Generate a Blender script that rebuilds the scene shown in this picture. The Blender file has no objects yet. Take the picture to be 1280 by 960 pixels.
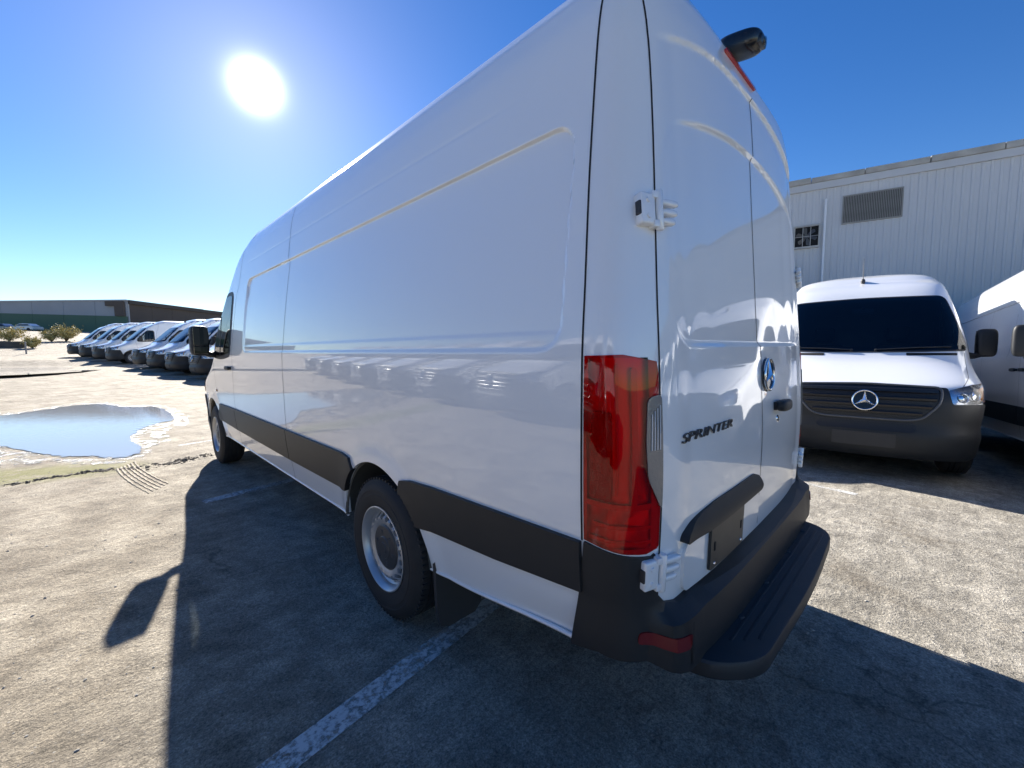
import bpy, bmesh, math, random
import numpy as np
from mathutils import Vector, Matrix
R_ = math.radians
random.seed(4); np.random.seed(4)
scene = bpy.context.scene
COL = scene.collection

# ------------------------------------------------------------------ camera
CAM = Vector((-1.971, -0.5045, 1.414)); YAW, PIT, ROL, FPX = R_(44.62), R_(-4.85), R_(-0.53), 522.0
cam = bpy.data.cameras.new('camera'); cam.sensor_width = 36; cam.lens = FPX / 1280 * 36
cam.clip_start = 0.02; cam.clip_end = 3000
co = bpy.data.objects.new('camera', cam); COL.objects.link(co); scene.camera = co
Fv = Vector((math.sin(YAW) * math.cos(PIT), math.cos(YAW) * math.cos(PIT), math.sin(PIT)))
Rv = Vector((math.cos(YAW), -math.sin(YAW), 0)); Uv = Rv.cross(Fv)
c_, s_ = math.cos(ROL), math.sin(ROL)
Rv, Uv = c_ * Rv + s_ * Uv, -s_ * Rv + c_ * Uv
m = Matrix((Rv, Uv, -Fv)).transposed().to_4x4(); m.translation = CAM; co.matrix_world = m

# ------------------------------------------------------------------ sky, sun, exposure
SUN_AZ, SUN_EL = 14.8, 27.4           # azimuth from +y towards +x
sund = Vector((math.sin(R_(SUN_AZ)) * math.cos(R_(SUN_EL)), math.cos(R_(SUN_AZ)) * math.cos(R_(SUN_EL)), math.sin(R_(SUN_EL))))
w = bpy.data.worlds.new('World'); scene.world = w; w.use_nodes = True
nt = w.node_tree; nt.nodes.clear()
out = nt.nodes.new('ShaderNodeOutputWorld'); bg = nt.nodes.new('ShaderNodeBackground')
sky = nt.nodes.new('ShaderNodeTexSky'); sky.sky_type = 'NISHITA'; sky.sun_disc = False
sky.sun_elevation = R_(SUN_EL); sky.sun_rotation = R_(SUN_AZ); sky.altitude = 200
sky.air_density = 1.0; sky.dust_density = 0.10; sky.ozone_density = 3.2
bg.inputs['Strength'].default_value = 0.058
hsv = nt.nodes.new('ShaderNodeHueSaturation'); hsv.inputs['Saturation'].default_value = 1.30; hsv.inputs['Hue'].default_value = .512
nt.links.new(sky.outputs[0], hsv.inputs['Color']); nt.links.new(hsv.outputs[0], bg.inputs['Color'])
# the glare of the sun itself round its disc
geo = nt.nodes.new('ShaderNodeTexCoord'); dot = nt.nodes.new('ShaderNodeVectorMath'); dot.operation = 'DOT_PRODUCT'
nrm = nt.nodes.new('ShaderNodeVectorMath'); nrm.operation = 'NORMALIZE'
nt.links.new(geo.outputs['Generated'], nrm.inputs[0]); nt.links.new(nrm.outputs[0], dot.inputs[0]); dot.inputs[1].default_value = sund
ac = nt.nodes.new('ShaderNodeMath'); ac.operation = 'ARCCOSINE'; ac.use_clamp = False
nt.links.new(dot.outputs['Value'], ac.inputs[0])
def mth(op, a, b=None, tree=None):
    n = (tree or nt).nodes.new('ShaderNodeMath'); n.operation = op
    for i, v in enumerate((a, b)):
        if v is None: continue
        if isinstance(v, (int, float)): n.inputs[i].default_value = v
        else: (tree or nt).links.new(v, n.inputs[i])
    return n.outputs[0]
e1 = mth('MULTIPLY', mth('EXPONENT', mth('MULTIPLY', mth('POWER', mth('DIVIDE', ac.outputs[0], R_(.92)), 1.25), -1.0)), 5.0)
e2 = mth('MULTIPLY', mth('EXPONENT', mth('DIVIDE', ac.outputs[0], -R_(8))), 0.09)
em = nt.nodes.new('ShaderNodeBackground'); em.inputs['Color'].default_value = (1, 0.97, 0.92, 1)
nt.links.new(mth('ADD', e1, e2), em.inputs['Strength'])
ad = nt.nodes.new('ShaderNodeAddShader'); nt.links.new(bg.outputs[0], ad.inputs[0]); nt.links.new(em.outputs[0], ad.inputs[1])
nt.links.new(ad.outputs[0], out.inputs['Surface'])
sl = bpy.data.lights.new('sun', 'SUN'); sl.energy = 5.0; sl.angle = R_(0.53); sl.color = (1, 0.95, 0.87)
so = bpy.data.objects.new('sun', sl); COL.objects.link(so); so.rotation_euler = (-sund).to_track_quat('-Z', 'Y').to_euler()
vs = scene.view_settings; vs.view_transform = 'Standard'; vs.look = 'None'; vs.gamma = 1; vs.exposure = 1.45; vs.use_curve_mapping = False
scene.cycles.max_bounces = 8; scene.cycles.transparent_max_bounces = 12
scene.cycles.use_denoising = True
scene.cycles.sample_clamp_indirect = 6

# ------------------------------------------------------------------ materials
MATS = {}
def mat(name, col, rough=0.5, metal=0.0, coat=0.0, spec=0.5, var=0.0, vscale=8.0, bump=0.0, bscale=60.0, coat_rough=0.02):
    if name in MATS: return MATS[name]
    mm = bpy.data.materials.new(name); mm.use_nodes = True; t = mm.node_tree; b = t.nodes['Principled BSDF']
    b.inputs['Base Color'].default_value = (*col, 1); b.inputs['Roughness'].default_value = rough; b.inputs['Metallic'].default_value = metal
    b.inputs['Coat Weight'].default_value = coat; b.inputs['Coat Roughness'].default_value = coat_rough; b.inputs['Specular IOR Level'].default_value = spec
    tc = t.nodes.new('ShaderNodeTexCoord')
    if var > 0:
        n = t.nodes.new('ShaderNodeTexNoise'); n.inputs['Scale'].default_value = vscale; n.inputs['Detail'].default_value = 6
        t.links.new(tc.outputs['Object'], n.inputs['Vector'])
        mx = t.nodes.new('ShaderNodeMix'); mx.data_type = 'RGBA'
        mx.inputs['A'].default_value = (*[c * (1 - var) for c in col], 1); mx.inputs['B'].default_value = (*[min(1, c * (1 + var)) for c in col], 1)
        t.links.new(n.outputs['Fac'], mx.inputs['Factor']); t.links.new(mx.outputs['Result'], b.inputs['Base Color'])
    if bump > 0:
        n = t.nodes.new('ShaderNodeTexNoise'); n.inputs['Scale'].default_value = bscale; n.inputs['Detail'].default_value = 4
        t.links.new(tc.outputs['Object'], n.inputs['Vector'])
        bp = t.nodes.new('ShaderNodeBump'); bp.inputs['Strength'].default_value = bump; bp.inputs['Distance'].default_value = 0.002
        t.links.new(n.outputs['Fac'], bp.inputs['Height']); t.links.new(bp.outputs[0], b.inputs['Normal'])
    MATS[name] = mm; return mm
PAINT = mat('white_paint', (0.82, 0.825, 0.83), 0.35, coat=1.0, spec=0.3)
PAINT.node_tree.nodes['Principled BSDF'].inputs['Coat IOR'].default_value = 1.75
BLACKP = mat('black_plastic', (0.019, 0.020, 0.022), 0.5, spec=0.4, var=0.15, vscale=5, bump=0.25, bscale=900)
GREYP = mat('dark_plastic', (0.03, 0.03, 0.033), 0.55, var=0.2, bump=0.2, bscale=500)
STEPM = mat('step_plastic', (0.020, 0.022, 0.025), 0.55, var=0.35, vscale=14, bump=0.35, bscale=300)
RUBBER = mat('tyre_rubber', (0.022, 0.021, 0.021), 0.75, var=0.45, vscale=9, bump=0.3, bscale=120)
GAP = mat('gap_shadow', (0.008, 0.008, 0.009), 0.8)
SEAL = mat('grey_seal', (0.25, 0.26, 0.28), 0.5)
STEEL = mat('wheel_steel', (0.50, 0.51, 0.52), 0.40, metal=0.6, var=0.12, vscale=12)
CHROME = mat('chrome', (0.85, 0.86, 0.87), 0.16, metal=1.0)
DCHROME = mat('dark_chrome', (0.06, 0.06, 0.065), 0.18, metal=0.3, coat=0.6)
GLASS = None
WELL = mat('wheel_well', (0.13, 0.118, 0.10), 0.85, var=0.4, vscale=6)
UNDER = mat('underbody', (0.012, 0.012, 0.013), 0.9)
REFL = mat('reflector_silver', (0.62, 0.63, 0.65), 0.18, metal=0.9, bump=0.8, bscale=40)
REDREF = mat('red_reflector', (0.16, 0.012, 0.012), 0.25, coat=0.5)
AMBER = mat('amber_lens', (0.5, 0.2, 0.03), 0.2, coat=0.5)
PLATEM = mat('plate_bracket', (0.035, 0.035, 0.032), 0.45, var=0.25, vscale=20)
def tinted(name, tint, ior=1.5, rough=0.02):
    mm = bpy.data.materials.new(name); mm.use_nodes = True; t = mm.node_tree; t.nodes.clear()
    o = t.nodes.new('ShaderNodeOutputMaterial'); tr = t.nodes.new('ShaderNodeBsdfTransparent'); tr.inputs[0].default_value = (*tint, 1)
    g = t.nodes.new('ShaderNodeBsdfGlossy'); g.inputs['Roughness'].default_value = rough; fr = t.nodes.new('ShaderNodeFresnel'); fr.inputs[0].default_value = ior
    mx = t.nodes.new('ShaderNodeMixShader'); t.links.new(fr.outputs[0], mx.inputs[0]); t.links.new(tr.outputs[0], mx.inputs[1]); t.links.new(g.outputs[0], mx.inputs[2])
    t.links.new(mx.outputs[0], o.inputs[0]); MATS[name] = mm; return mm
GLASS = tinted('tinted_glass', (.46, .51, .53)); REDLENS = tinted('red_lens', (.80, 0.03, 0.035)); CLEARLENS = tinted('clear_lens', (0.9, 0.92, 0.95))

# ------------------------------------------------------------------ helpers
def link(name, me, material, parent=None, smooth=None):
    if smooth is not None:
        me.shade_smooth(); me.set_sharp_from_angle(angle=R_(smooth))
    if material: me.materials.append(material)
    o = bpy.data.objects.new(name, me); COL.objects.link(o)
    if parent: o.parent = parent
    return o
def bm_obj(name, bm, material, parent=None, smooth=None, recalc=True):
    if recalc: bmesh.ops.recalc_face_normals(bm, faces=bm.faces)
    me = bpy.data.meshes.new(name); bm.to_mesh(me); bm.free()
    return link(name, me, material, parent, smooth)
def tag(o, label=None, cat=None, group=None, kind=None):
    if label: o['label'] = label
    if cat: o['category'] = cat
    if group: o['group'] = group
    if kind: o['kind'] = kind
    return o
def empty(name, loc=(0, 0, 0), rz=0.0):
    o = bpy.data.objects.new(name, None); COL.objects.link(o); o.location = loc; o.rotation_euler = (0, 0, rz); o.empty_display_size = 0.2
    return o
def copy_tree(o, parent=None):
    c = o.copy(); COL.objects.link(c); c.parent = parent
    for ch in KIDS.get(o.name, [k for k in o.children]): copy_tree(ch, c)
    return c
KIDS = {}
def add_box(bm, lo, hi, mtx=None, bevel=0.0, seg=2):
    x0, y0, z0 = lo; x1, y1, z1 = hi
    vs_ = [bm.verts.new(Vector(p) if mtx is None else mtx @ Vector(p)) for p in ((x0,y0,z0),(x1,y0,z0),(x1,y1,z0),(x0,y1,z0),(x0,y0,z1),(x1,y0,z1),(x1,y1,z1),(x0,y1,z1))]
    fs = [bm.faces.new([vs_[i] for i in q]) for q in ((0,3,2,1),(4,5,6,7),(0,1,5,4),(1,2,6,5),(2,3,7,6),(3,0,4,7))]
    if bevel:
        es = list({e for f in fs for e in f.edges})
        bmesh.ops.bevel(bm, geom=es, offset=bevel, segments=seg, affect='EDGES', profile=0.6)
def lathe(bm, prof, n=48, mtx=None, closed=False):
    # prof: (r, h) about local z
    rings = []
    for k in range(n):
        a = 2 * math.pi * k / n
        ring = []
        for r, h in prof:
            p = Vector((r * math.cos(a), r * math.sin(a), h)); ring.append(bm.verts.new(mtx @ p if mtx else p))
        rings.append(ring)
    L = len(prof)
    for k in range(n):
        a, b = rings[k], rings[(k + 1) % n]
        for i in range(L if closed else L - 1):
            j = (i + 1) % L
            bm.faces.new((a[i], a[j], b[j], b[i]))
def tube(bm, pts, r, n=8, cap=True):
    pts = [Vector(p) for p in pts]; rs = r if isinstance(r, (list, tuple)) else [r] * len(pts)
    prev = None; first = None
    for i, p in enumerate(pts):
        d = (pts[min(i + 1, len(pts) - 1)] - pts[max(i - 1, 0)]).normalized()
        a = d.cross(Vector((0, 0, 1)))
        if a.length < 0.05: a = d.cross(Vector((1, 0, 0)))
        a.normalize(); b = d.cross(a)
        ring = [bm.verts.new(p + rs[i] * (math.cos(2*math.pi*k/n) * a + math.sin(2*math.pi*k/n) * b)) for k in range(n)]
        if prev:
            for k in range(n): bm.faces.new((prev[k], prev[(k+1) % n], ring[(k+1) % n], ring[k]))
        else: first = ring
        prev = ring
    if cap: bm.faces.new(first[::-1]); bm.faces.new(prev)
def superell(bm, c, rad, e=0.5, nu=24, nv=14, mtx=None):
    sp = lambda v: math.copysign(abs(v) ** e, v)
    rings = []
    for j in range(1, nv):
        ph = -math.pi / 2 + math.pi * j / nv
        rings.append([Vector((c[0] + rad[0]*sp(math.cos(ph))*sp(math.cos(2*math.pi*i/nu)), c[1] + rad[1]*sp(math.cos(ph))*sp(math.sin(2*math.pi*i/nu)), c[2] + rad[2]*sp(math.sin(ph)))) for i in range(nu)])
    T = (lambda p: mtx @ p) if mtx else (lambda p: p)
    V = [[bm.verts.new(T(p)) for p in r] for r in rings]
    for j in range(len(V) - 1):
        for i in range(nu): bm.faces.new((V[j][i], V[j][(i+1) % nu], V[j+1][(i+1) % nu], V[j+1][i]))
    bm.faces.new(V[0][::-1]); bm.faces.new(V[-1])
def round_poly(pts, r, n=6):
    rs = r if isinstance(r, (list, tuple)) else [r] * len(pts); res = []
    for i, p in enumerate(pts):
        p = np.array(p, float); a = np.array(pts[i-1], float); b = np.array(pts[(i+1) % len(pts)], float)
        if rs[i] <= 0: res.append(tuple(p)); continue
        da, db = (a - p), (b - p); la, lb = np.linalg.norm(da), np.linalg.norm(db); k = min(rs[i], la * .49, lb * .49)
        A, B = p + da / la * k, p + db / lb * k
        for t in np.linspace(0, 1, n): res.append(tuple((1-t)**2 * A + 2*t*(1-t) * p + t*t * B))
    return res
def ss(x): x = np.clip(x, 0, 1); return x * x * (3 - 2 * x)
def pchip(xs, ys):
    xs = np.array(xs, float); ys = np.array(ys, float); h = np.diff(xs); d = np.diff(ys) / h
    mk = np.zeros(len(xs)); mk[0], mk[-1] = d[0], d[-1]
    for i in range(1, len(xs) - 1):
        if d[i-1] * d[i] > 0:
            w1, w2 = 2*h[i] + h[i-1], h[i] + 2*h[i-1]; mk[i] = (w1 + w2) / (w1 / d[i-1] + w2 / d[i])
    def f(x):
        x = min(max(x, xs[0]), xs[-1]); i = min(int(np.searchsorted(xs, x, side='right')) - 1, len(xs) - 2); t = (x - xs[i]) / h[i]
        return float((2*t**3-3*t*t+1)*ys[i] + (t**3-2*t*t+t)*h[i]*mk[i] + (-2*t**3+3*t*t)*ys[i+1] + (t**3-t*t)*h[i]*mk[i+1])
    return f

# ------------------------------------------------------------------ ground
LOT = R_(8.5)                                    # the lot's bays are turned by this against the near van
LX, LY = Vector((math.cos(LOT), math.sin(LOT), 0)), Vector((-math.sin(LOT), math.cos(LOT), 0))
def ground_z(x, y):
    z = -0.050 * max(0.0, min(x, 16) - 0.5) * (1 - max(0.0, min(1.0, (y - 10) / 10)))
    if y > 17: z += 0.030 * (min(y, 55) - 17) + 0.08 * max(0, min(y, 105) - 55)
    k = 1.35 - math.hypot((x + 7.2) / 4.4, (y - 37.5) / 7.5)       # shallow basin of the far puddle
    if k > 0: k = float(ss(k / .5)); z = z * (1 - k) + .44 * k
    return z
def spaced(lo, hi, fine_lo, fine_hi, step, grow=1.16):
    a = list(np.arange(fine_lo, fine_hi + 1e-6, step)); s = step
    while a[-1] < hi: s *= grow; a.append(a[-1] + s)
    s = step
    while a[0] > lo: s *= grow; a.insert(0, a[0] - s)
    return a
def noise_nodes(t, vec, scale, detail=6, rough=0.6):
    n = t.nodes.new('ShaderNodeTexNoise'); n.inputs['Scale'].default_value = scale; n.inputs['Detail'].default_value = detail; n.inputs['Roughness'].default_value = rough
    t.links.new(vec, n.inputs['Vector']); return n.outputs['Fac']
def ramp(t, fac, stops):
    r = t.nodes.new('ShaderNodeValToRGB'); el = r.color_ramp.elements
    while len(el) > 1: el.remove(el[-1])
    for i, (p, c) in enumerate(stops):
        e = el[0] if i == 0 else el.new(p)
        e.position = p; e.color = (*c, 1) if isinstance(c, tuple) else (c, c, c, 1)
    t.links.new(fac, r.inputs[0]); return r.outputs[0]
def mixc(t, f, a, b, mode='MIX'):
    m_ = t.nodes.new('ShaderNodeMix'); m_.data_type = 'RGBA'; m_.blend_type = mode
    for k, v in (('Factor', f), ('A', a), ('B', b)):
        if isinstance(v, (int, float)): m_.inputs[k].default_value = v
        elif isinstance(v, tuple): m_.inputs[k].default_value = (*v, 1)
        else: t.links.new(v, m_.inputs[k])
    return m_.outputs['Result']
def ground_material():
    mm = bpy.data.materials.new('dusty_asphalt'); mm.use_nodes = True; t = mm.node_tree; b = t.nodes['Principled BSDF']
    tc = t.nodes.new('ShaderNodeTexCoord'); P = tc.outputs['Object']
    sx = t.nodes.new('ShaderNodeSeparateXYZ'); t.links.new(P, sx.inputs[0])
    big = noise_nodes(t, P, 0.35, 5, .6); mid = noise_nodes(t, P, 2.2, 8, .65); fine = noise_nodes(t, P, 55, 6, .7); grit = noise_nodes(t, P, 130, 5, .75)
    # asphalt with pale dust drifted over it
    lump = noise_nodes(t, P, 9, 8, .72)
    base = ramp(t, mid, [(.28, (.205, .187, .157)), (.5, (.32, .292, .244)), (.70, (.46, .42, .35))])
    dirt = ramp(t, mid, [(.28, (.145, .115, .08)), (.46, (.275, .231, .17)), (.66, (.45, .39, .30))])
    # more dirt to the left of and ahead of the van
    lx = mth('SUBTRACT', mth('MULTIPLY', sx.outputs['X'], -1.0, t), mth('MULTIPLY', sx.outputs['Y'], -.22, t), t)
    dm = mth('ADD', lx, mth('MULTIPLY', big, 2.2, t), t)
    mr = t.nodes.new('ShaderNodeMapRange'); mr.inputs['From Min'].default_value = 2.3; mr.inputs['From Max'].default_value = 3.9; mr.interpolation_type = 'SMOOTHSTEP'
    t.links.new(dm, mr.inputs['Value'])
    col = mixc(t, mr.outputs[0], base, dirt)
    # long drag marks along the lot
    mp = t.nodes.new('ShaderNodeMapping'); mp.inputs['Rotation'].default_value = (0, 0, R_(-28)); mp.inputs['Scale'].default_value = (.5, 5.5, 1); t.links.new(P, mp.inputs['Vector'])
    drag = noise_nodes(t, mp.outputs[0], 1.6, 8, .7)
    col = mixc(t, .35, col, ramp(t, drag, [(.32, .28), (.5, .5), (.68, .72)]), 'OVERLAY')
    # stones, lumps and speckle
    col = mixc(t, .85, col, ramp(t, lump, [(.3, .30), (.5, .5), (.7, .72)]), 'OVERLAY')
    col = mixc(t, .85, col, ramp(t, fine, [(.3, .24), (.5, .52), (.72, .80)]), 'OVERLAY')
    col = mixc(t, .9, col, ramp(t, grit, [(.33, .20), (.5, .5), (.68, .82)]), 'OVERLAY')
    vo = t.nodes.new('ShaderNodeTexVoronoi'); vo.inputs['Scale'].default_value = 30; t.links.new(P, vo.inputs['Vector'])
    col = mixc(t, ramp(t, vo.outputs['Distance'], [(.07, .8), (.15, 0.0)]), col, (.44, .42, .38))
    # fine cracks
    dw = t.nodes.new('ShaderNodeVectorMath'); dw.operation = 'ADD'; nc = t.nodes.new('ShaderNodeTexNoise'); nc.inputs['Scale'].default_value = 2.5; nc.inputs['Detail'].default_value = 6; t.links.new(P, nc.inputs['Vector'])
    ms = t.nodes.new('ShaderNodeVectorMath'); ms.operation = 'SCALE'; ms.inputs['Scale'].default_value = .55; t.links.new(nc.outputs['Color'], ms.inputs[0]); t.links.new(P, dw.inputs[0]); t.links.new(ms.outputs[0], dw.inputs[1])
    vc = t.nodes.new('ShaderNodeTexVoronoi'); vc.feature = 'DISTANCE_TO_EDGE'; vc.inputs['Scale'].default_value = .62; t.links.new(dw.outputs[0], vc.inputs['Vector'])
    crack = mth('MULTIPLY', ramp(t, vc.outputs['Distance'], [(.0015, 1.0), (.006, 0.0)]), ramp(t, st_ := noise_nodes(t, P, .9, 4, .6), [(.50, 0.0), (.60, .55)]), t)
    col = mixc(t, crack, col, (.05, .045, .04))
    # dark worn stains
    st = noise_nodes(t, P, 1.1, 7, .7)
    col = mixc(t, ramp(t, st, [(.55, 0.0), (.68, .7)]), col, (.115, .094, .068))
    # moss beside the puddle
    my = mth('SUBTRACT', 1.0, mth('MULTIPLY', mth('ABSOLUTE', mth('SUBTRACT', mth('ADD', sx.outputs['Y'], mth('MULTIPLY', sx.outputs['X'], .42, t), t), 5.75, t), None, t), 1.7, t), t)
    mx_ = t.nodes.new('ShaderNodeMapRange'); mx_.inputs['From Min'].default_value = -1.5; mx_.inputs['From Max'].default_value = -2.2; t.links.new(sx.outputs['X'], mx_.inputs['Value'])
    mo = mth('MULTIPLY', mth('MULTIPLY', mth('MAXIMUM', my, 0.0, t), mx_.outputs[0], t), ramp(t, noise_nodes(t, P, 3.5, 8, .7), [(.36, 0.0), (.52, 1.0)]), t)
    col = mixc(t, mth('MINIMUM', mth('MULTIPLY', mo, 1.4, t), .75, t), col, (.20, .195, .04))
    t.links.new(col, b.inputs['Base Color'])
    b.inputs['Roughness'].default_value = .85; b.inputs['Specular IOR Level'].default_value = .25
    bp = t.nodes.new('ShaderNodeBump'); bp.inputs['Strength'].default_value = .9; bp.inputs['Distance'].default_value = .02
    h = mth('SUBTRACT', mth('ADD', mth('ADD', mth('MULTIPLY', fine, .9, t), mth('MULTIPLY', grit, .45, t), t), mth('ADD', mth('MULTIPLY', mid, 1.4, t), mth('MULTIPLY', lump, 1.6, t), t), t), mth('MULTIPLY', crack, .3, t), t)
    t.links.new(h, bp.inputs['Height']); t.links.new(bp.outputs[0], b.inputs['Normal'])
    return mm
GROUND = ground_material()
gx = spaced(-500, 500, -8, 8, .25); gy = spaced(-400, 900, -4, 22, .25); gy = [v for v in gy if v < 22] + list(np.arange(22, 50, .5)) + [v for v in spaced(0, 900, 49, 50, .5) if v > 50.2]
gv = [(x, y, ground_z(x, y)) for y in gy for x in gx]; nx = len(gx)
gf = [(j*nx+i, j*nx+i+1, (j+1)*nx+i+1, (j+1)*nx+i) for j in range(len(gy)-1) for i in range(nx-1)]
me = bpy.data.meshes.new('ground'); me.from_pydata(gv, [], gf); tag(link('ground', me, GROUND, None, 60), kind='structure')

# ------------------------------------------------------------------ van body surface
RW_Y, FW_Y, W_Z, W_R = 1.491, 5.816, .372, .372
class Shape:
    def __init__(s, high):
        s.high = high
        wz = [(.10,.90),(.40,.935),(.6,.963),(.84,.984),(1.0,.9885),(1.2,.9895),(1.37,.9875),(1.41,.9855),(1.61,.966),(1.88,.936),(2.10,.906)]
        wz += [(2.16,.898),(2.4,.862),(2.5,.832)] if high else [(2.14,.896),(2.17,.882)]
        s.ztop = wz[-1][0]; s.w = pchip(*zip(*wz))
        yr = [(.1,.0),(.69,-.013),(1.0,-.019),(1.3,-.006),(1.6,.015),(1.9,.037),(2.1,.051)] + ([(2.2,.058),(2.4,.077),(2.5,.095)] if high else [(2.17,.07)])
        s.yr = pchip(*zip(*yr))
        yf = [(.10,6.62),(.22,6.72),(.4,6.785),(.6,6.80),(.8,6.795),(.93,6.77),(.99,6.73),(1.03,6.67),(1.08,6.55),(1.14,6.38),(1.21,6.2),(1.29,6.04),(1.36,5.94),(1.42,5.87),(1.6,5.69),(1.9,5.38),(2.05,5.22)]
        yf += [(2.16,5.10),(2.36,4.83),(2.5,4.52)] if high else [(2.11,5.09),(2.17,4.93)]
        s.yf = pchip(*zip(*yf))
        s.ly = pchip([.1,.9,1.05,1.36,1.6,2.1,2.5], [.66,.66,.60,.50,.40,.36,.36])
        s.n = pchip([.1,.9,1.05,1.36,1.6,2.5], [3.0,3.2,3.3,3.6,4.2,4.4])
        if high: s.roof = [(0,2.5,.832,.095,4.52),(.2,2.562,.79,.125,4.42),(.36,2.61,.72,.16,4.32),(.52,2.65,.6,.22,4.2),(.68,2.682,.43,.30,4.08),(.84,2.70,.22,.38,3.98),(1,2.708,0.0,.45,3.9)]
        else: s.roof = [(0,2.17,.882,.07,4.93),(.2,2.225,.835,.10,4.76),(.36,2.265,.76,.13,4.58),(.52,2.298,.63,.18,4.35),(.68,2.322,.45,.24,4.08),(.84,2.337,.23,.30,3.85),(1,2.342,0.0,.36,3.7)]
        q = list(zip(*s.roof)); s.rf = [pchip(q[0], q[i]) for i in range(1, 5)]
        s.cache = {}
    def door_top(s, x): return 2.425 - .145 * (np.abs(x) / .862) ** 2.2
    def disp_side(s, y, z):
        # pressed panel of the cargo side
        z1 = 2.10
        hy, hz = (4.16 - .285) / 2, (z1 - 1.403) / 2; cy, cz = .285 + hy, 1.403 + hz; r = .09
        qx, qy = np.abs(y - cy) - hy + r, abs(z - cz) - hz + r
        sd = np.hypot(np.maximum(qx, 0), max(qy, 0)) + np.minimum(np.maximum(qx, qy), 0) - r
        d = ss(-sd / .010) * (.0045 + .0025 * float(ss((z - 1.456) / .012)) + .008 * float(ss((z - 1.55) / .5)))
        # two soft creases above it
        d = d + .0022 * np.exp(-((z - 2.265) / .006) ** 2) * ss((y - .5) / .3) * ss((4.3 - y) / .3)
        for wy in (RW_Y + .02, FW_Y):     # soft flare round the wheel arches
            rr = np.hypot(y - wy, z - W_Z); d = d - .014 * ss((.56 - rr) / .09)
        return d
    def disp_rear(s, x, z):
        x = np.abs(x); ztop = 2.195 - .13 * (x / .8) ** 2
        hz = (ztop - 1.412) / 2; cz = 1.412 + hz; r = .13
        qx, qy = x - .79 + r, np.abs(z - cz) - hz + r
        sd = np.hypot(np.maximum(qx, 0), np.maximum(qy, 0)) + np.minimum(np.maximum(qx, qy), 0) - r
        return .013 * ss(-sd / .018) * (.25 + .75 * ss((.74 - x) / .25)) + .011 * ss((s.door_top(x) - z) / .012) * ss((.80 - x) / .12)
    def params(s, z):
        return s.w(z), s.yr(z), s.yf(z), s.ly(z), s.n(z)
    def outline(s, z, par=None, zz=None):
        key = round(z, 4) if par is None else None
        if key is not None and key in s.cache: return s.cache[key]
        w_, yr, yf, ly, n = par or s.params(z)
        if par is not None: z = zz
        lr, nr = min(.22, max(w_, 1e-3) * .5), 4.2
        N = 70
        def quarter(a, b_, e):            # from centre (0,b) to (a,0): dense, arc length even
            th = np.linspace(0, math.pi / 2, 400); x = a * np.sin(th) ** (2 / e); y = b_ * np.cos(th) ** (2 / e)
            L = np.concatenate(([0], np.cumsum(np.hypot(np.diff(x), np.diff(y))))); t = np.linspace(0, L[-1], N)
            return np.interp(t, L, x), np.interp(t, L, y)
        xr, yq = quarter(w_, lr, nr); yrr = yr + lr - yq
        xf, yq2 = quarter(w_, ly, n); yff = (yf - ly + yq2)[::-1]; xf = xf[::-1]
        y0, y1 = yr + lr, yf - ly
        k = min(1.0, (y1 - .03 - y0) / (4.05 - .32))
        cols = y0 + (SIDE_COLS - .32) * k + (.32 - (yr + lr)) * (1 if False else 0)
        tail = np.linspace(cols[-1], y1, 44)[1:-1]
        ysd = np.concatenate((cols, tail)); xsd = np.full(len(ysd), w_)
        xs = np.concatenate((xr, xsd, xf)); ys = np.concatenate((yrr, ysd, yff))
        if par is None and z > .3:
            ys[:N] += s.disp_rear(xs[:N], z) * ss((.96 - xs[:N] / w_) / .08)
            xs[N-20:] -= s.disp_side(ys[N-20:], z)
        res = (xs, ys)
        if key is not None: s.cache[key] = res
        return res
    def arc(s, z):
        k = ('a', round(z, 4))
        if k not in s.cache:
            xs, ys = s.outline(z); s.cache[k] = np.concatenate(([0], np.cumsum(np.hypot(np.diff(xs), np.diff(ys)))))
        return s.cache[k]
    def point(s, kind, a, z):
        xs, ys = s.outline(z)
        if kind == 'S': return np.array([np.interp(a, ys, xs), a, z])
        L = s.arc(z); t = a if kind == 'R' else L[-1] - a
        sg = 1
        if kind == 'R' and a < 0: t, sg = -a, -1
        if kind == 'F' and a < 0: t, sg = L[-1] + a, -1
        return np.array([sg * np.interp(t, L, xs), np.interp(t, L, ys), z])
    def pn(s, kind, a, z):
        p = s.point(kind, a, z); h = .006
        ta = s.point(kind, a + h, z) - s.point(kind, a - h, z); tz = s.point(kind, a, z + h) - s.point(kind, a, z - h)
        n = np.cross(ta, tz); n = n / (np.linalg.norm(n) + 1e-12)
        ref = p - np.array([0, min(max(p[1], .8), 5.2), min(max(z, .5), 1.4)])
        if np.dot(n, ref) < 0: n = -n
        return p, n
SIDE_COLS = np.concatenate((np.arange(.32, .46, .007), np.arange(.465, 4.08, .03), np.arange(4.08, 4.20, .010)))
def zrows(high):
    top = 2.5 if high else 2.17
    z = [.41, .425, .44] + list(np.arange(.46, 1.0, .026)) + list(np.arange(1.0, 1.38, .011)) + list(np.arange(1.38, 1.485, .0065))  + list(np.arange(1.495, 2.0, .012)) + list(np.arange(2.0, top - .01, .006))
    zp = 2.10 if high else 1.98
    z = [v for v in z if not (zp - .12 < v < zp + .014)] + list(np.arange(zp - .12, zp - .02, .008)) + list(np.arange(zp - .02, zp + .014, .003)) 
    z += list(np.arange(2.10 - .03, 2.115, .004)) if False else []
    return sorted(set([round(v, 4) for v in z if v < top])) 
def sill_z(y): return .412 + .085 * float(ss((1.0 - y) / .85))
ARCHES = [(RW_Y + .02, W_Z + .005, .452), (FW_Y, W_Z + .01, .452)]
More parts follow.
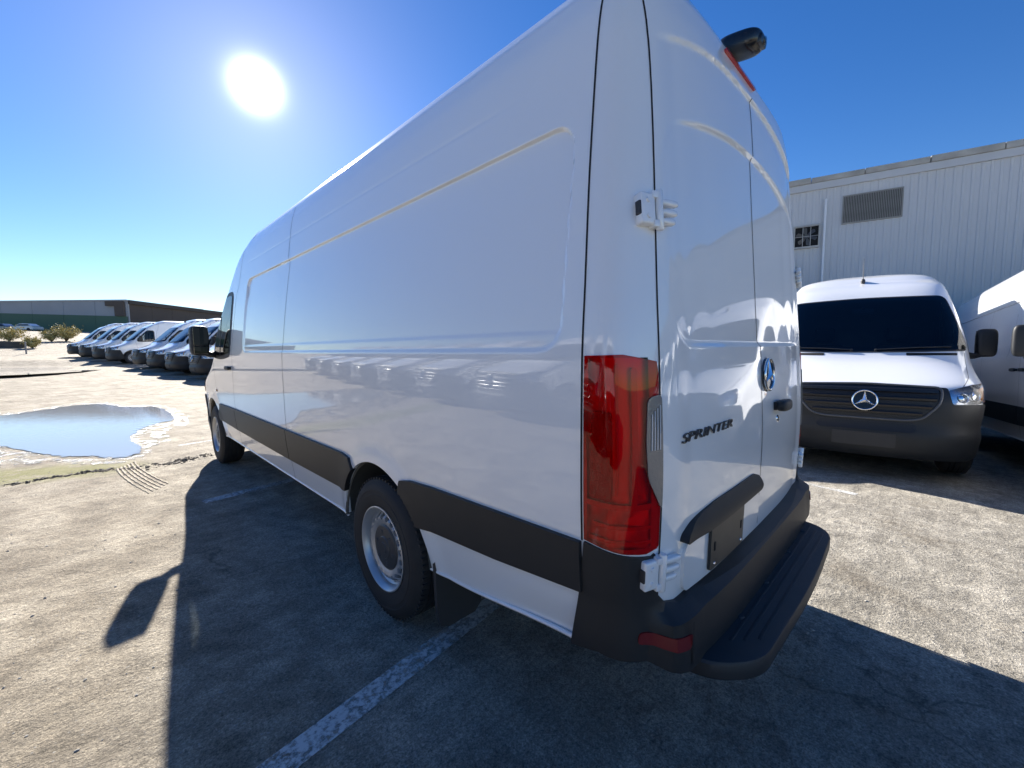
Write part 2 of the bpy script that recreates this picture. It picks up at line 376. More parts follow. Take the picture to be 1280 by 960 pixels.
def inpoly(p, poly):
    x, y = p; r = False
    for (x0, y0), (x1, y1) in zip(poly, poly[1:] + poly[:1]):
        if (y0 > y) != (y1 > y) and x < (x1 - x0) * (y - y0) / (y1 - y0) + x0: r = not r
    return r
WIN_POLY = round_poly([(4.73, 1.40), (4.73, 2.0), (5.02, 2.0), (5.50, 1.50), (5.52, 1.375), (5.1, 1.36)], [.05, .07, .10, .05, .04, .2], 6)
WIN_HOLE = [(4.76, 1.40), (4.76, 1.965), (5.005, 1.965), (5.46, 1.49), (5.47, 1.41)]
def build_body(S, parent):
    rows = []
    zs = zrows(S.high)
    ARC = []
    for z in zs:
        xs, ys = S.outline(z); rows.append([(x, y, z) for x, y in zip(xs, ys)]); ARC.append(S.arc(z))
    for q in np.linspace(0, 1, 16):
        z, w_, yr, yf = [f(q) for f in S.rf]
        xs, ys = S.outline(0, (max(w_, 0), yr, yf, S.ly(z) , S.n(z)), z)
        rows.append([(x, y, z) for x, y in zip(xs, ys)]); ARC.append(None)
    nC = len(rows[0])
    bm = bmesh.new(); V = []
    for r in rows:
        L = []
        for (x, y, z) in r:
            if z < .6 and y < 1.3: z = sill_z(y) + (z - .41) / .19 * (.6 - sill_z(y))
            L.append(bm.verts.new((-x, y, z)))
        for (x, y, z) in reversed(r[1:-1]):
            if z < .6 and y < 1.3: z = sill_z(y) + (z - .41) / .19 * (.6 - sill_z(y))
            L.append(bm.verts.new((x, y, z)))
        V.append(L)
    n = len(V[0])
    for j in range(len(V) - 1):
        for i in range(n):
            a, b, c, d = V[j][i], V[j][(i+1) % n], V[j+1][(i+1) % n], V[j+1][i]
            cy = (a.co.y + b.co.y + c.co.y + d.co.y) / 4; cz = (a.co.z + b.co.z + c.co.z + d.co.z) / 4; cx = abs(a.co.x)
            if cz < .95 and cx > .6 and any(math.hypot(cy - ay, cz - az) < ar for ay, az, ar in ARCHES): continue
            if cz < .62 and abs(a.co.x) < .9 and cy < .15: continue
            if cz < .70 and cy > 6.3: continue
            if .862 < cz < 1.385 and cy < .190 and abs(a.co.x) > .885 and abs(b.co.x) > .885: continue
            if 1.42 < cz < 1.96 and cx > .6 and inpoly((cy, cz), WIN_HOLE): continue
            if 1.46 < cz < 2.15 and cy > 4.8:
                k_ = i if i < nC else 2 * (nC - 1) - i; L_ = ARC[j]
                if L_ is not None and L_[-1] - L_[min(k_ + (1 if i < nC - 1 else 0), nC - 1)] < .945 - .14 * (cz - 1.46) / .69 - .02: continue
            bm.faces.new((a, b, c, d))
    bmesh.ops.remove_doubles(bm, verts=bm.verts, dist=.0004)
    for v in list(bm.verts):
        if not v.link_faces: bm.verts.remove(v)
    for v in bm.verts:
        if v.co.z < .95 and abs(v.co.x) > .6 and any(e.is_boundary for e in v.link_edges):
            for ay, az, ar in ARCHES:
                d = math.hypot(v.co.y - ay, v.co.z - az)
                if abs(d - ar) < .04 and v.co.z > .425:
                    ny, nz = ay + (v.co.y - ay) / d * ar, az + (v.co.z - az) / d * ar
                    xx = S.point('S', ny, nz)[0]; v.co = Vector((math.copysign(xx, v.co.x), ny, nz))
    # return flange of each arch, 45 mm deep
    for ay, az, ar in ARCHES:
        be = [e for e in bm.edges if e.is_boundary and all(abs(math.hypot(v.co.y - ay, v.co.z - az) - ar) < .003 for v in e.verts)]
        ex = bmesh.ops.extrude_edge_only(bm, edges=be)
        for v in ex['geom']:
            if isinstance(v, bmesh.types.BMVert): v.co.x -= math.copysign(.022, v.co.x)
    return bm_obj('body', bm, PAINT, parent, 32)

def patch(S, name, kind, poly, off, material, parent, thick=.02, res=.05, sides=(-1, 1), offf=None, smooth=35, hole=None, nameparent=None):
    obs = []
    for sg in sides:
        bm = bmesh.new()
        f = bm.faces.new([bm.verts.new((a, z, 0)) for a, z in poly])
        lo = np.min(poly, 0); hi = np.max(poly, 0)
        for ax in (0, 1):
            k = max(1, int(math.ceil((hi[ax] - lo[ax]) / res)))
            for q in range(1, k):
                v = lo[ax] + (hi[ax] - lo[ax]) * q / k
                co_ = Vector((v, 0, 0)) if ax == 0 else Vector((0, v, 0)); no = Vector((1, 0, 0)) if ax == 0 else Vector((0, 1, 0))
                bmesh.ops.bisect_plane(bm, geom=bm.verts[:] + bm.edges[:] + bm.faces[:], plane_co=co_, plane_no=no)
        bmesh.ops.triangulate(bm, faces=[f for f in bm.faces if len(f.verts) > 4])
        inner = {}; bverts = {v for e in bm.edges if e.is_boundary for v in e.verts}; bedges = [e for e in bm.edges if e.is_boundary]
        bed = [(e.verts[0], e.verts[1]) for e in bedges]
        nor = {}
        for v in list(bm.verts):
            a, z = v.co.x, v.co.y; p, n = S.pn(kind, a, z); o_ = off + (offf(a, z) if offf else 0)
            q = p + n * o_; v.co = Vector((sg * q[0], q[1], q[2])); nor[v] = Vector((sg * n[0], n[1], n[2]))
            if v in bverts:
                q2 = p + n * (o_ - thick); inner[v] = (sg * q2[0], q2[1], q2[2])
        bm.normal_update()
        fc = [(f, sum((nor[v] for v in f.verts), Vector())) for f in bm.faces]
        flip = [f for f, nn_ in fc if f.normal.dot(nn_) < 0]
        if flip: bmesh.ops.reverse_faces(bm, faces=flip)
        if thick > 0:
            iv = {v: bm.verts.new(c) for v, c in inner.items()}
            for e in bed:
                a, b = e
                ed = bm.edges.get((a, b)); lf = ed.link_faces[0]
                lp = [l for l in lf.loops if l.edge == ed][0]
                if lp.vert == a: bm.faces.new((b, a, iv[a], iv[b]))
                else: bm.faces.new((a, b, iv[b], iv[a]))
        par = parent[0 if sg < 0 else 1] if isinstance(parent, (list, tuple)) else parent
        obs.append(bm_obj(name, bm, material, par, smooth, recalc=False))
    return obs
def strip(S, name, kind, line, width, material, parent, off=.0012, sides=(-1, 1), step=.03):
    line = np.array(line, float); L = np.concatenate(([0], np.cumsum(np.hypot(*np.diff(line, axis=0).T)))); k = max(2, int(L[-1] / step) + 1)
    t = np.linspace(0, L[-1], k); pts = np.stack((np.interp(t, L, line[:, 0]), np.interp(t, L, line[:, 1])), 1)
    obs = []
    for sg in sides:
        bm = bmesh.new(); prev = None
        for i in range(k):
            d = pts[min(i+1, k-1)] - pts[max(i-1, 0)]; d = d / np.linalg.norm(d); pp = np.array([-d[1], d[0]]) * width / 2
            row = []
            for sgn in (-1, 1):
                q = pts[i] + sgn * pp; p, n = S.pn(kind, q[0], q[1]); p = p + n * off; row.append(bm.verts.new((sg * p[0], p[1], p[2])))
            if prev: bm.faces.new((prev[0], prev[1], row[1], row[0]))
            prev = row
        obs.append(bm_obj(name, bm, material, parent, 40))
    return obs
def star_bm(rad, tube_r, depth):
    bm = bmesh.new()
    prof = [(rad + tube_r*math.cos(a), tube_r*math.sin(a)) for a in np.linspace(0, 2*math.pi, 9)[:-1]]
    lathe(bm, prof, 40, None, True)
    c = bm.verts.new((0, 0, depth)); cb = bm.verts.new((0, 0, -.002)); pt = []
    for k in range(6):
        a = math.pi/2 + k * math.pi/3; r = rad if k % 2 == 0 else rad * .2
        pt.append(bm.verts.new((r*math.cos(a), r*math.sin(a), 0)))
    for k in range(6): bm.faces.new((c, pt[k], pt[(k+1) % 6])); bm.faces.new((cb, pt[(k+1) % 6], pt[k]))
    return bm
def frame_mtx(p, n, up=(0, 0, 1), sg=1):
    n = Vector((sg * n[0], n[1], n[2])).normalized(); x = Vector(up).cross(n).normalized(); y = n.cross(x)
    M = Matrix((x, y, n)).transposed().to_4x4(); M.translation = Vector((sg * p[0], p[1], p[2])); return M

# ------------------------------------------------------------------ wheels (axis local z = outward)
WHEEL_MESH = {}
def wheel_meshes():
    if WHEEL_MESH: return WHEEL_MESH
    bm = bmesh.new()
    R0 = W_R; prof = [(.205,-.19),(.215,-.002),(.225,.004),(.25,.010),(.27,.0125),(.285,.0135),(.287,.0115),(.305,.0115),(.307,.013),(.325,.010),(.343,.0),(.346,-.003),(.356,-.008),(.364,-.020),(.3695,-.036),
            (R0-.0005,-.052),(R0-.009,-.054),(R0-.009,-.060),(R0,-.062),(R0+.0005,-.088),(R0-.010,-.090),(R0-.010,-.098),(R0+.001,-.100),(R0+.001,-.128),(R0-.010,-.130),(R0-.010,-.138),(R0,-.140),(R0,-.166),(R0-.009,-.168),(R0-.009,-.174),(R0-.0005,-.176),(.3695,-.196),(.36,-.215),(.33,-.235),(.27,-.24),(.205,-.19)]
    lathe(bm, prof, 96)
    # shoulder lugs
    for k in range(72):
        a = 2*math.pi*(k+.5)/72; M = Matrix.Rotation(a, 4, 'Z')
        add_box(bm, (.352, -.0065, -.05), (.3712, .0065, -.012), M)
    me_ = bpy.data.meshes.new('tyre'); bmesh.ops.recalc_face_normals(bm, faces=bm.faces); bm.to_mesh(me_); bm.free(); me_.shade_smooth(); me_.set_sharp_from_angle(angle=R_(35)); me_.materials.append(RUBBER)
    bm = bmesh.new()
    lathe(bm, [(.216,-.17),(.213,-.004),(.222,.004),(.223,.009),(.217,.011),(.212,.006),(.206,-.004),(.199,-.016),(.197,-.030),(.190,-.036),(.186,-.040)], 72)
    # perforated disc: 20 sectors, each with a round-cornered hole
    n, r0, r1 = 20, .132, .186
    def dz(r): return -.040 + .030 * float(ss((.186 - r) / .03)) - .006 * float(ss((.150 - r) / .02))
    for k in range(n):
        a0, a1 = 2*math.pi*k/n, 2*math.pi*(k+1)/n; am = (a0 + a1)/2; rm, hr, hw = .164, .0175, .0165/.164
        def P(r, a): return Vector((r*math.cos(a), r*math.sin(a), dz(r)))
        outer = [(r0, a0 + (a1-a0)*t) for t in (0, .25, .5, .75)] + [(r0 + (r1-r0)*t, a1) for t in (0, .25, .5, .75)] + [(r1, a1 + (a0-a1)*t) for t in (0, .25, .5, .75)] + [(r1 + (r0-r1)*t, a0) for t in (0, .25, .5, .75)]
        ho = []
        for (r, a) in outer:
            th = math.atan2(r - rm, (a - am) * rm); ho.append((rm + hr*math.sin(th), am + hw*math.cos(th)))
        vo = [bm.verts.new(P(*q)) for q in outer]; vh = [bm.verts.new(P(*q)) for q in ho]; vb = [bm.verts.new(P(*q) - Vector((0, 0, .02))) for q in ho]
        for i in range(16):
            j = (i+1) % 16; bm.faces.new((vo[i], vo[j], vh[j], vh[i])); bm.faces.new((vh[i], vh[j], vb[j], vb[i]))
    lathe(bm, [(.132, dz(.132)), (.126, -.020), (.118, -.022)], 72)
    bmesh.ops.remove_doubles(bm, verts=bm.verts, dist=.0003)
    me2 = bpy.data.meshes.new('rim'); bmesh.ops.recalc_face_normals(bm, faces=bm.faces); bm.to_mesh(me2); bm.free(); me2.shade_smooth(); me2.set_sharp_from_angle(angle=R_(40)); me2.materials.append(STEEL)
    bm = bmesh.new()
    lathe(bm, [(.0005,-.002),(.028,-.002),(.030,-.005),(.055,-.006),(.060,-.010),(.095,-.012),(.112,-.014),(.120,-.020),(.123,-.030)], 48)
    for k in range(6):
        a = 2*math.pi*k/6; M = Matrix.Translation((.083*math.cos(a), .083*math.sin(a), -.013)); lathe(bm, [(.0005,.005),(.008,.005),(.011,0)], 12, M)
    me3 = bpy.data.meshes.new('hub_cap'); bmesh.ops.recalc_face_normals(bm, faces=bm.faces); bm.to_mesh(me3); bm.free(); me3.shade_smooth(); me3.set_sharp_from_angle(angle=R_(30)); me3.materials.append(mat('hub_grey', (.045,.047,.05), .4, var=.2))
    bm = bmesh.new(); lathe(bm, [(.0005,-.075),(.19,-.075),(.2,-.09)], 32)
    me4 = bpy.data.meshes.new('brake_drum'); bm.to_mesh(me4); bm.free(); me4.materials.append(UNDER)
    sb = star_bm(.024, .002, .002); me5 = bpy.data.meshes.new('emblem'); sb.to_mesh(me5); sb.free(); me5.materials.append(DCHROME)
    WHEEL_MESH.update(tyre=me_, rim=me2, hub_cap=me3, brake_drum=me4, emblem=me5); return WHEEL_MESH
def wheel(parent, sg, y, dz=0.0, spin=0.0):
    W = wheel_meshes()
    def mk(name, me_, par):
        o = bpy.data.objects.new(name, me_); COL.objects.link(o); o.parent = par; return o
    t = mk('wheel', W['rim'], parent); t.location = (sg * .972, y, W_Z + dz); t.rotation_euler = (0, R_(90) * sg, 0)
    t.rotation_euler = (Matrix.Rotation(R_(90) * sg, 4, 'Y') @ Matrix.Rotation(spin, 4, 'Z')).to_euler()
    for nm in ('tyre', 'hub_cap', 'brake_drum'): mk(nm, W[nm], t)
    return t

# ------------------------------------------------------------------ the van
def make_van(high, root, hero=False):
    S = Shape(high)
    ztop = 2.5 if high else 2.17
    body = build_body(S, root)
    # ---- floor of the body shell
    bm = bmesh.new(); add_box(bm, (-.80, .10, .53), (.80, 1.0, .58)); add_box(bm, (-.86, 1.0, .40), (.86, 6.2, .46)); add_box(bm, (-.45, .35, .36), (-.35, 5.2, .46)); add_box(bm, (.35, .35, .36), (.45, 5.2, .46)); 
    tube(bm, [(-.85, RW_Y, W_Z), (.85, RW_Y, W_Z)], .05); superell(bm, (0, RW_Y, W_Z), (.17, .17, .17), 1); add_box(bm, (-.5, 4.6, .22), (.5, 6.3, .38))
    add_box(bm, (-.4, 2.4, .2), (.3, 3.4, .36), None, .05)
    bm_obj('underbody', bm, UNDER, root)
    # ---- wheel wells
    for ay, az, ar in ARCHES:
        for sg in (-1, 1):
            bm = bmesh.new(); n = 28; prev = None
            for k in range(n + 1):
                a = .09 + (math.pi - .18) * k / n
                rw = [bm.verts.new((sg * xx, ay + rr * math.cos(a), az + rr * math.sin(a))) for xx, rr in ((.966, ar + .002), (.955, ar - .004), (.90, ar + .03), (.66, ar + .03), (.64, .05))]
                if prev:
                    for i in range(4): bm.faces.new((prev[i], prev[i+1], rw[i+1], rw[i]))
                prev = rw
            if ay < 3:                      # liner seam
                for a in (1.9, 2.35):
                    tube(bm, [(sg * .935, ay + (ar - .002) * math.cos(a), az + (ar - .002) * math.sin(a)), (sg * .70, ay + (ar + .02) * math.cos(a), az + (ar + .02) * math.sin(a))], .006, 6)
            bm_obj('wheel_well', bm, WELL, root, 40)
    for sg in (-1, 1):
        wheel(root, sg, RW_Y, (-.02 if hero and sg > 0 else 0), .3); wheel(root, sg, FW_Y, (-.02 if hero and sg > 0 else 0), 1.1)
        bm = bmesh.new()                    # mud flap behind the rear wheel
        pl = [(.70, .62), (.955, .62), (.955, .22), (.94, .155), (.90, .135), (.74, .135), (.70, .17)]
        f1 = [bm.verts.new((sg * x, RW_Y - .435 + (z - .6) * .05, z)) for x, z in pl]; f2 = [bm.verts.new((sg * x, RW_Y - .455 + (z - .6) * .05, z)) for x, z in pl]
        bm.faces.new(f1); bm.faces.new(f2[::-1])
        for i in range(len(pl)): j = (i+1) % len(pl); bm.faces.new((f1[i], f1[j], f2[j], f2[i]))
        bm_obj('mud_flap', bm, GREYP, root)
    # ---- black side trim, cut by the door gaps
    ay, az, ar = ARCHES[0]; by, bz, br = ARCHES[1]
    def arcpts(cy, cz, r, z0, z1, side, n=12):
        res = []
        for z in np.linspace(z0, z1, n): res.append((cy + side * math.sqrt(max(r*r - (z - cz)**2, 0)), z))
        return res
    rear = [(.207, .683), (.207, .842), (.60, .832), (1.0, .822), (1.16, .812), (1.24, .798)] + [q for q in arcpts(ay, az, ar - .004, .745, .605, -1)] + [(.95, .618), (.6, .642)]
    patch(S, 'side_trim', 'S', rear, .016, BLACKP, root, .03, .06)
    mid = [q for q in arcpts(ay, az, ar - .004, .745, .585, 1)][::-1] + [(1.80, .79), (1.92, .812), (2.95, .812)]
    mid = [(2.955, .578), (2.955, .812), (1.93, .814), (1.82, .80)] + arcpts(ay, az, ar - .004, .745, .585, 1)
    patch(S, 'side_trim', 'S', mid, .016, BLACKP, root, .03, .06)
    patch(S, 'side_trim', 'S', [(2.965, .578), (2.965, .812), (4.635, .808), (4.635, .585)], .016, BLACKP, root, .03, .08)
    fr = [(4.645, .585), (4.645, .808), (5.25, .80), (5.40, .80)] + [q for q in arcpts(by, bz, br - .002, .66, .60, -1, 6)]
    patch(S, 'side_trim', 'S', fr, .016, BLACKP, root, .03, .06)
    # ---- panel gaps
    zt = ztop - .005
    sA = lambda z: float(np.interp(.205, S.outline(z)[1][:120], S.arc(z)[:120]))
    gA = [(.205 + .030 * float(ss((z - 1.3) / 1.1)), z) for z in np.linspace(.845, zt, 30)]
    strip(S, 'panel_gap', 'S', gA, .0065, GAP, root)
    strip(S, 'panel_gap', 'S', [(2.96, sill_z(3)), (2.96, .578)], .005, GAP, root); strip(S, 'panel_gap', 'S', [(2.96, .814), (2.96, zt)], .0045, GAP, root, step=.01)
    strip(S, 'panel_gap', 'S', [(4.64, .42), (4.64, .585)], .006, GAP, root); strip(S, 'panel_gap', 'S', [(4.64, .81), (4.62, 1.5), (4.56, 2.0 if high else 1.95), (4.5, 2.06 if high else 2.0), (4.42, zt)], .005, GAP, root)
    strip(S, 'panel_gap', 'S', [(5.42, .80), (5.56, 1.0), (5.62, 1.25), (5.62, 1.36)], .005, GAP, root)
    # ---- sill fold: a rolled white lip along the bottom edge
    for sg in (-1, 1):
        bm = bmesh.new(); tube(bm, [(sg * (S.point('S', y, max(sill_z(y), .40))[0] - .002), y, sill_z(y)) for y in np.linspace(.25, 1.07, 14)], .008, 8)
        tube(bm, [(sg * (S.point('S', y, .412)[0] - .002), y, .412) for y in np.linspace(1.965, 5.36, 40)], .008, 8)
        bm_obj('sill_lip', bm, PAINT, root, 50)
    # ---- cab side glass and its frame
    win = WIN_POLY
    strip(S, 'window_frame', 'S', win + win[:2], .085, BLACKP, root, .003, step=.02)
    patch(S, 'window', 'S', win, .0065, GLASS, root, .003, .06)
    strip(S, 'window_divider', 'S', [(5.17, 1.37), (5.20, 1.80)], .03, BLACKP, root, .0085)
    # ---- windscreen, cowl, bonnet
    ws = [(-.975, 1.445), (-.975, 1.465), (-.83, 2.13), (-.79, 2.17), (0, 2.195), (.79, 2.17), (.83, 2.13), (.975, 1.465), (.975, 1.445), (.5, 1.426), (0, 1.421), (-.5, 1.426)]
    wsr = round_poly(ws, [0, .02, .06, .05, .2, .05, .06, .02, 0, .1, .1, .1], 4)
    patch(S, 'windshield', 'F', wsr, .006, GLASS, root, .004, .07, sides=(1,))
    cws = np.mean(wsr, 0); strip(S, 'windshield_edge', 'F', [tuple(cws + (np.array(q) - cws) * np.array([.975, .95])) for q in wsr + wsr[:2]], .075, GREYP, root, .003, sides=(1,), step=.02)
    INT = mat('cab_grey', (.09, .09, .094), .8, var=.2); LINER = mat('cab_liner', (.16, .16, .165), .8)
    bm = bmesh.new(); add_box(bm, (-.87, 4.36, .46), (.87, 4.40, 2.30)); bm_obj('bulkhead', bm, INT, root)
    bm = bmesh.new(); add_box(bm, (-.86, 4.40, .44), (.86, 6.1, .50)); bm_obj('cab_floor', bm, INT, root)
    bm = bmesh.new(); add_box(bm, (-.86, 5.36, .85), (.86, 5.74, 1.32), None, .06, 3); add_box(bm, (-.62, 5.30, 1.26), (-.22, 5.60, 1.40), None, .05, 3); add_box(bm, (-.2, 5.28, .6), (.2, 5.5, 1.30), None, .05, 3); bm_obj('dashboard', bm, INT, root, 40)
    bm = bmesh.new(); add_box(bm, (-.15, 5.27, 1.27), (.13, 5.30, 1.44), None, .01); bm_obj('screen', bm, GLASS, root)
    bm = bmesh.new(); M = Matrix.Translation((-.42, 5.16, 1.24)) @ Matrix.Rotation(R_(58), 4, 'X'); lathe(bm, [(.185 + .016*math.cos(q), .016*math.sin(q)) for q in np.linspace(0, 2*math.pi, 9)[:-1]], 32, M, True); add_box(bm, (-.18, -.02, -.01), (.18, .02, .01), M); add_box(bm, (-.05, -.18, -.01), (.05, .03, .02), M, .008); bm_obj('steering_wheel', bm, GREYP, root, 40)
    for sx in (-.43, .43):
        bm = bmesh.new(); add_box(bm, (sx - .26, 4.55, .72), (sx + .26, 5.10, .92), None, .05, 3); add_box(bm, (sx - .24, 4.47, .90), (sx + .24, 4.60, 1.58), Matrix.Translation((0, .0, 0)), .05, 3); add_box(bm, (sx - .13, 4.46, 1.62), (sx + .13, 4.55, 1.84), None, .04, 3); add_box(bm, (sx - .2, 4.6, .5), (sx + .2, 5.0, .72)); bm_obj('seat', bm, mat('seat_black', (.02, .02, .021), .85), root, 40)
    for sx in (-1, 1): patch(S, 'door_panel', 'S', [(4.42, .5), (4.42, 1.37), (5.55, 1.36), (5.6, .85), (5.35, .8), (5.3, .5)], -.05, INT, root, .01, .15, sides=(sx,))
    bm = bmesh.new(); p, n = S.pn('F', 0, 2.08); add_box(bm, (-.12, p[1] - .14, 1.98), (.12, p[1] - .10, 2.05), None, .015); tube(bm, [(0, p[1] - .12, 2.04), (0, p[1] - .02, 2.07)], .012, 6); bm_obj('rear_view_mirror', bm, GREYP, root, 40)
    for sx in (-1, 1): bm = bmesh.new(); tube(bm, [(sx * .80, 4.62, 1.9), (sx * .80, 4.60, .9)], .02, 6); bm_obj('seat_belt', bm, GREYP, root)
    for sx in (-1, 1):
        patch(S, 'cowl_vent', 'F', round_poly([(sx*.40, 1.398), (sx*.86, 1.400), (sx*.86, 1.372), (sx*.40, 1.366)], .01, 4), .003, GAP, root, .006, .06, sides=(1,))
        p0, n0 = S.pn('F', sx * .12, 1.43); p1, n1 = S.pn('F', sx * .80, 1.465)
        bm = bmesh.new(); tube(bm, [p0 + n0*.02, S.pn('F', sx*.45, 1.45)[0] + n0*.022, p1 + n1*.018], .007, 6); tube(bm, [p0 + n0*.004, p0 + n0*.022], .014, 8)
        bm_obj('wiper', bm, GREYP, root, 40)
        strip(S, 'panel_gap', 'F', [(sx*.80, 1.02), (sx*.90, 1.12), (sx*.94, 1.25), (sx*.95, 1.40)], .005, GAP, root, sides=(1,))
    # ---- front bumper, grille, headlamps
    bp_ = [(-1.28, .33), (-1.30, .50), (-1.20, .84), (-.98, .845), (-.70, .835), (-.66, .995), (-.40, 1.012), (0, 1.018), (.40, 1.012), (.66, .995), (.70, .835), (.98, .845), (1.20, .84), (1.30, .50), (1.28, .33), (1.0, .25), (0, .235), (-1.0, .25)]
    def boff(a, z): return .012 + .035 * float(ss((.60 - z) / .10)) * float(ss((1.25 - abs(a)) / .25)) - .03 * float(ss((.30 - z) / .06))
    patch(S, 'front_bumper', 'F', round_poly(bp_, [.05, .05, .06, .02, .02, .02, .1, .1, .1, .02, .02, .02, .06, .05, .05, .1, .1, .1], 4), .004, BLACKP, root, .05, .055, sides=(1,), offf=boff)
    gp = [(-.61, .99), (0, 1.008), (.61, .99), (.60, .84), (.47, .675), (.35, .65), (-.35, .65), (-.47, .675), (-.60, .84)]
    gpr = round_poly(gp, [.05, .1, .05, .06, .06, .05, .05, .06, .06], 5)
    g = patch(S, 'grille', 'F', gpr, .024, mat('grille_black', (.010, .010, .012), .5), root, .02, .08, sides=(1,))[0]
    bm = bmesh.new()
    loop = [S.pn('F', a, z) for a, z in gpr]; tube(bm, [p + n*.028 for p, n in loop] + [loop[0][0] + loop[0][1]*.028], .012, 8, False); bm_obj('grille_frame', bm, mat('grille_frame', (.10,.102,.108), .35), g, 60)
    for z, hw in ((.950, .575), (.875, .565), (.80, .53), (.725, .46)):
        bm = bmesh.new(); prev = None
        for a in np.linspace(-hw, hw, 26):
            rw = []
            for dz_, o_ in ((.016, .026), (.018, .045), (.004, .052), (-.014, .046), (-.018, .026)):
                p, n = S.pn('F', a, z + dz_); q = p + n * o_; rw.append(bm.verts.new(q))
            if prev:
                for i in range(4): bm.faces.new((prev[i], prev[i+1], rw[i+1], rw[i]))
            prev = rw
        bm_obj('slat', bm, mat('slat_black', (.012, .012, .014), .28), g, 30)
    p, n = S.pn('F', 0, .84); M = frame_mtx(p + n*.058, n)
    sb = star_bm(.106, .0095, .020); bmesh.ops.transform(sb, matrix=M, verts=sb.verts); bm_obj('emblem', sb, CHROME, g, 30)
    bm = bmesh.new(); lathe(bm, [(.0005, 0), (.102, 0), (.108, -.03)], 32, frame_mtx(p + n*.052, n)); bm_obj('emblem_disc', bm, mat('emblem_black', (.01,.01,.011), .15), g, 30)
    patch(S, 'lower_grille', 'F', round_poly([(-.45, .615), (.45, .615), (.40, .525), (-.40, .525)], .03, 4), .009, mat('grille_black', 0), root, .012, .05, sides=(1,), offf=boff)
    patch(S, 'plate_panel', 'F', round_poly([(-.27, .50), (.27, .50), (.27, .36), (-.27, .36)], .01, 3), .062, GREYP, root, .02, .08, sides=(1,))
    for sx in (-1, 1):
        hp = round_poly([(sx*.665, .975), (sx*.86, 1.025), (sx*1.03, 1.05), (sx*1.08, .97), (sx*1.06, .87), (sx*.90, .845), (sx*.70, .84)], [.02, .05, .03, .04, .03, .05, .02], 5)
        h = patch(S, 'headlight', 'F', hp, .004, REFL, root, .03, .035, sides=(1,))[0]
        patch(S, 'lamp_cover', 'F', hp, .020, CLEARLENS, h, .017, .05, sides=(1,))
        for a, z, r in ((.79, .905, .045), (.92, .925, .05)):
            p, n = S.pn('F', sx*a, z); bm = bmesh.new(); lathe(bm, [(.0005, .010), (r*.5, .008), (r*.8, .002), (r, -.004), (r*1.05, .006), (r*1.12, -.002)], 24, frame_mtx(p + n*.006, n)); bm_obj('lamp', bm, CHROME, h, 40)
        patch(S, 'turn_signal', 'F', round_poly([(sx*1.0, 1.01), (sx*1.045, 1.02), (sx*1.06, .89), (sx*1.02, .88)], .01, 3), .009, AMBER, h, .006, .05, sides=(1,))
        # mirrors
        bm = bmesh.new(); M = Matrix.Translation((sx * 1.145, 5.40, 1.535)) @ Matrix.Rotation(sx * R_(-8), 4, 'Z')
        superell(bm, (0, 0, 0), (.088, .062, .168), .42, 28, 18, M)
        mi = bm_obj('mirror', bm, BLACKP, root, 50)
        bm = bmesh.new(); add_box(bm, (-.072, -.066, -.055), (.072, -.060, .148), M, .003); add_box(bm, (-.072, -.066, -.148), (.072, -.060, -.065), M, .003); bm_obj('mirror_glass', bm, mat('mirror_silver', (.10,.09,.09), .04, metal=1), mi)
        bm = bmesh.new(); tube(bm, [(sx*1.10, 5.41, 1.40), (sx*1.04, 5.45, 1.375), (sx*.955, 5.48, 1.385)], [.035, .034, .05], 10); bm_obj('mirror_arm', bm, BLACKP, mi, 50)
        # door handles: cab doors both sides, slider on the right, recess cups
        hs = [4.78] + ([4.46] if sx > 0 else [])
        for hy in hs:
            bm = bmesh.new(); p, n = S.pn('S', hy, 1.235); M = frame_mtx(p, n, (0, 0, 1), sx)
            superell(bm, (0, 0, .022), (.098, .021, .014), .6, 20, 10, M); add_box(bm, (-.085, -.014, -.004), (-.06, .014, .02), M); add_box(bm, (.06, -.014, -.004), (.085, .014, .02), M)
            dh = bm_obj('door_handle', bm, BLACKP, root, 50)
        bm = bmesh.new(); p, n = S.pn('S', 5.50 + .03, .95); 
        superell(bm, (0, 0, .004), (.03, .013, .006), .6, 16, 8, frame_mtx(p, n, (0,0,1), sx)); bm_obj('side_marker', bm, AMBER, root, 50)
    # ---- rear: tail lamps, bumper, doors
    def sx_of(x, z): xs, ys = S.outline(z); return float(np.interp(x, xs[:60], S.arc(z)[:60]))
    sB = lambda z: sx_of(.862 - .062 * float(ss((z - 1.2) / 1.25)), z)
    zl = np.linspace(.850, 1.395, 12)
    tl = [(sA(z) - .006, z) for z in zl] + [((sA(1.40) + sB(1.40)) / 2, 1.398), (sB(1.38) + .012, 1.378)] + [(sB(z) + .006, z) for z in zl[::-1][1:]] + [(sB(.83) + .012, .842), (sB(.83) + .05, .832), ((sA(.8) + sB(.8)) / 2, .836)]
    ctl = np.mean(tl, 0)
    patch(S, 'taillight_seal', 'R', tl, -.034, GAP, root, -.037, .04)
    ins = [tuple(ctl + (np.array(q) - ctl) * np.array([.965, .988])) for q in tl]
    def facets(a, z):
        k = .004 + .0035 * math.sin((a - 1.0) * 55) + .0035 * math.sin(z * 21 + a * 9)
        if z < 1.0: k += .006 * abs(math.sin((z * 1.3 + a) * 26))
        return max(k, 0)
    core = patch(S, 'taillight', 'R', ins, -.018, mat('lamp_core', (.88, .86, .86), .3, metal=.25), root, .012, .013, offf=facets, smooth=12)
    patch(S, 'lens', 'R', ins, .006, REDLENS, core, .03, .035)
    for c in core:
        pass
    rel = lambda t, z: (sB(z) + t * (sA(z) - sB(z)))
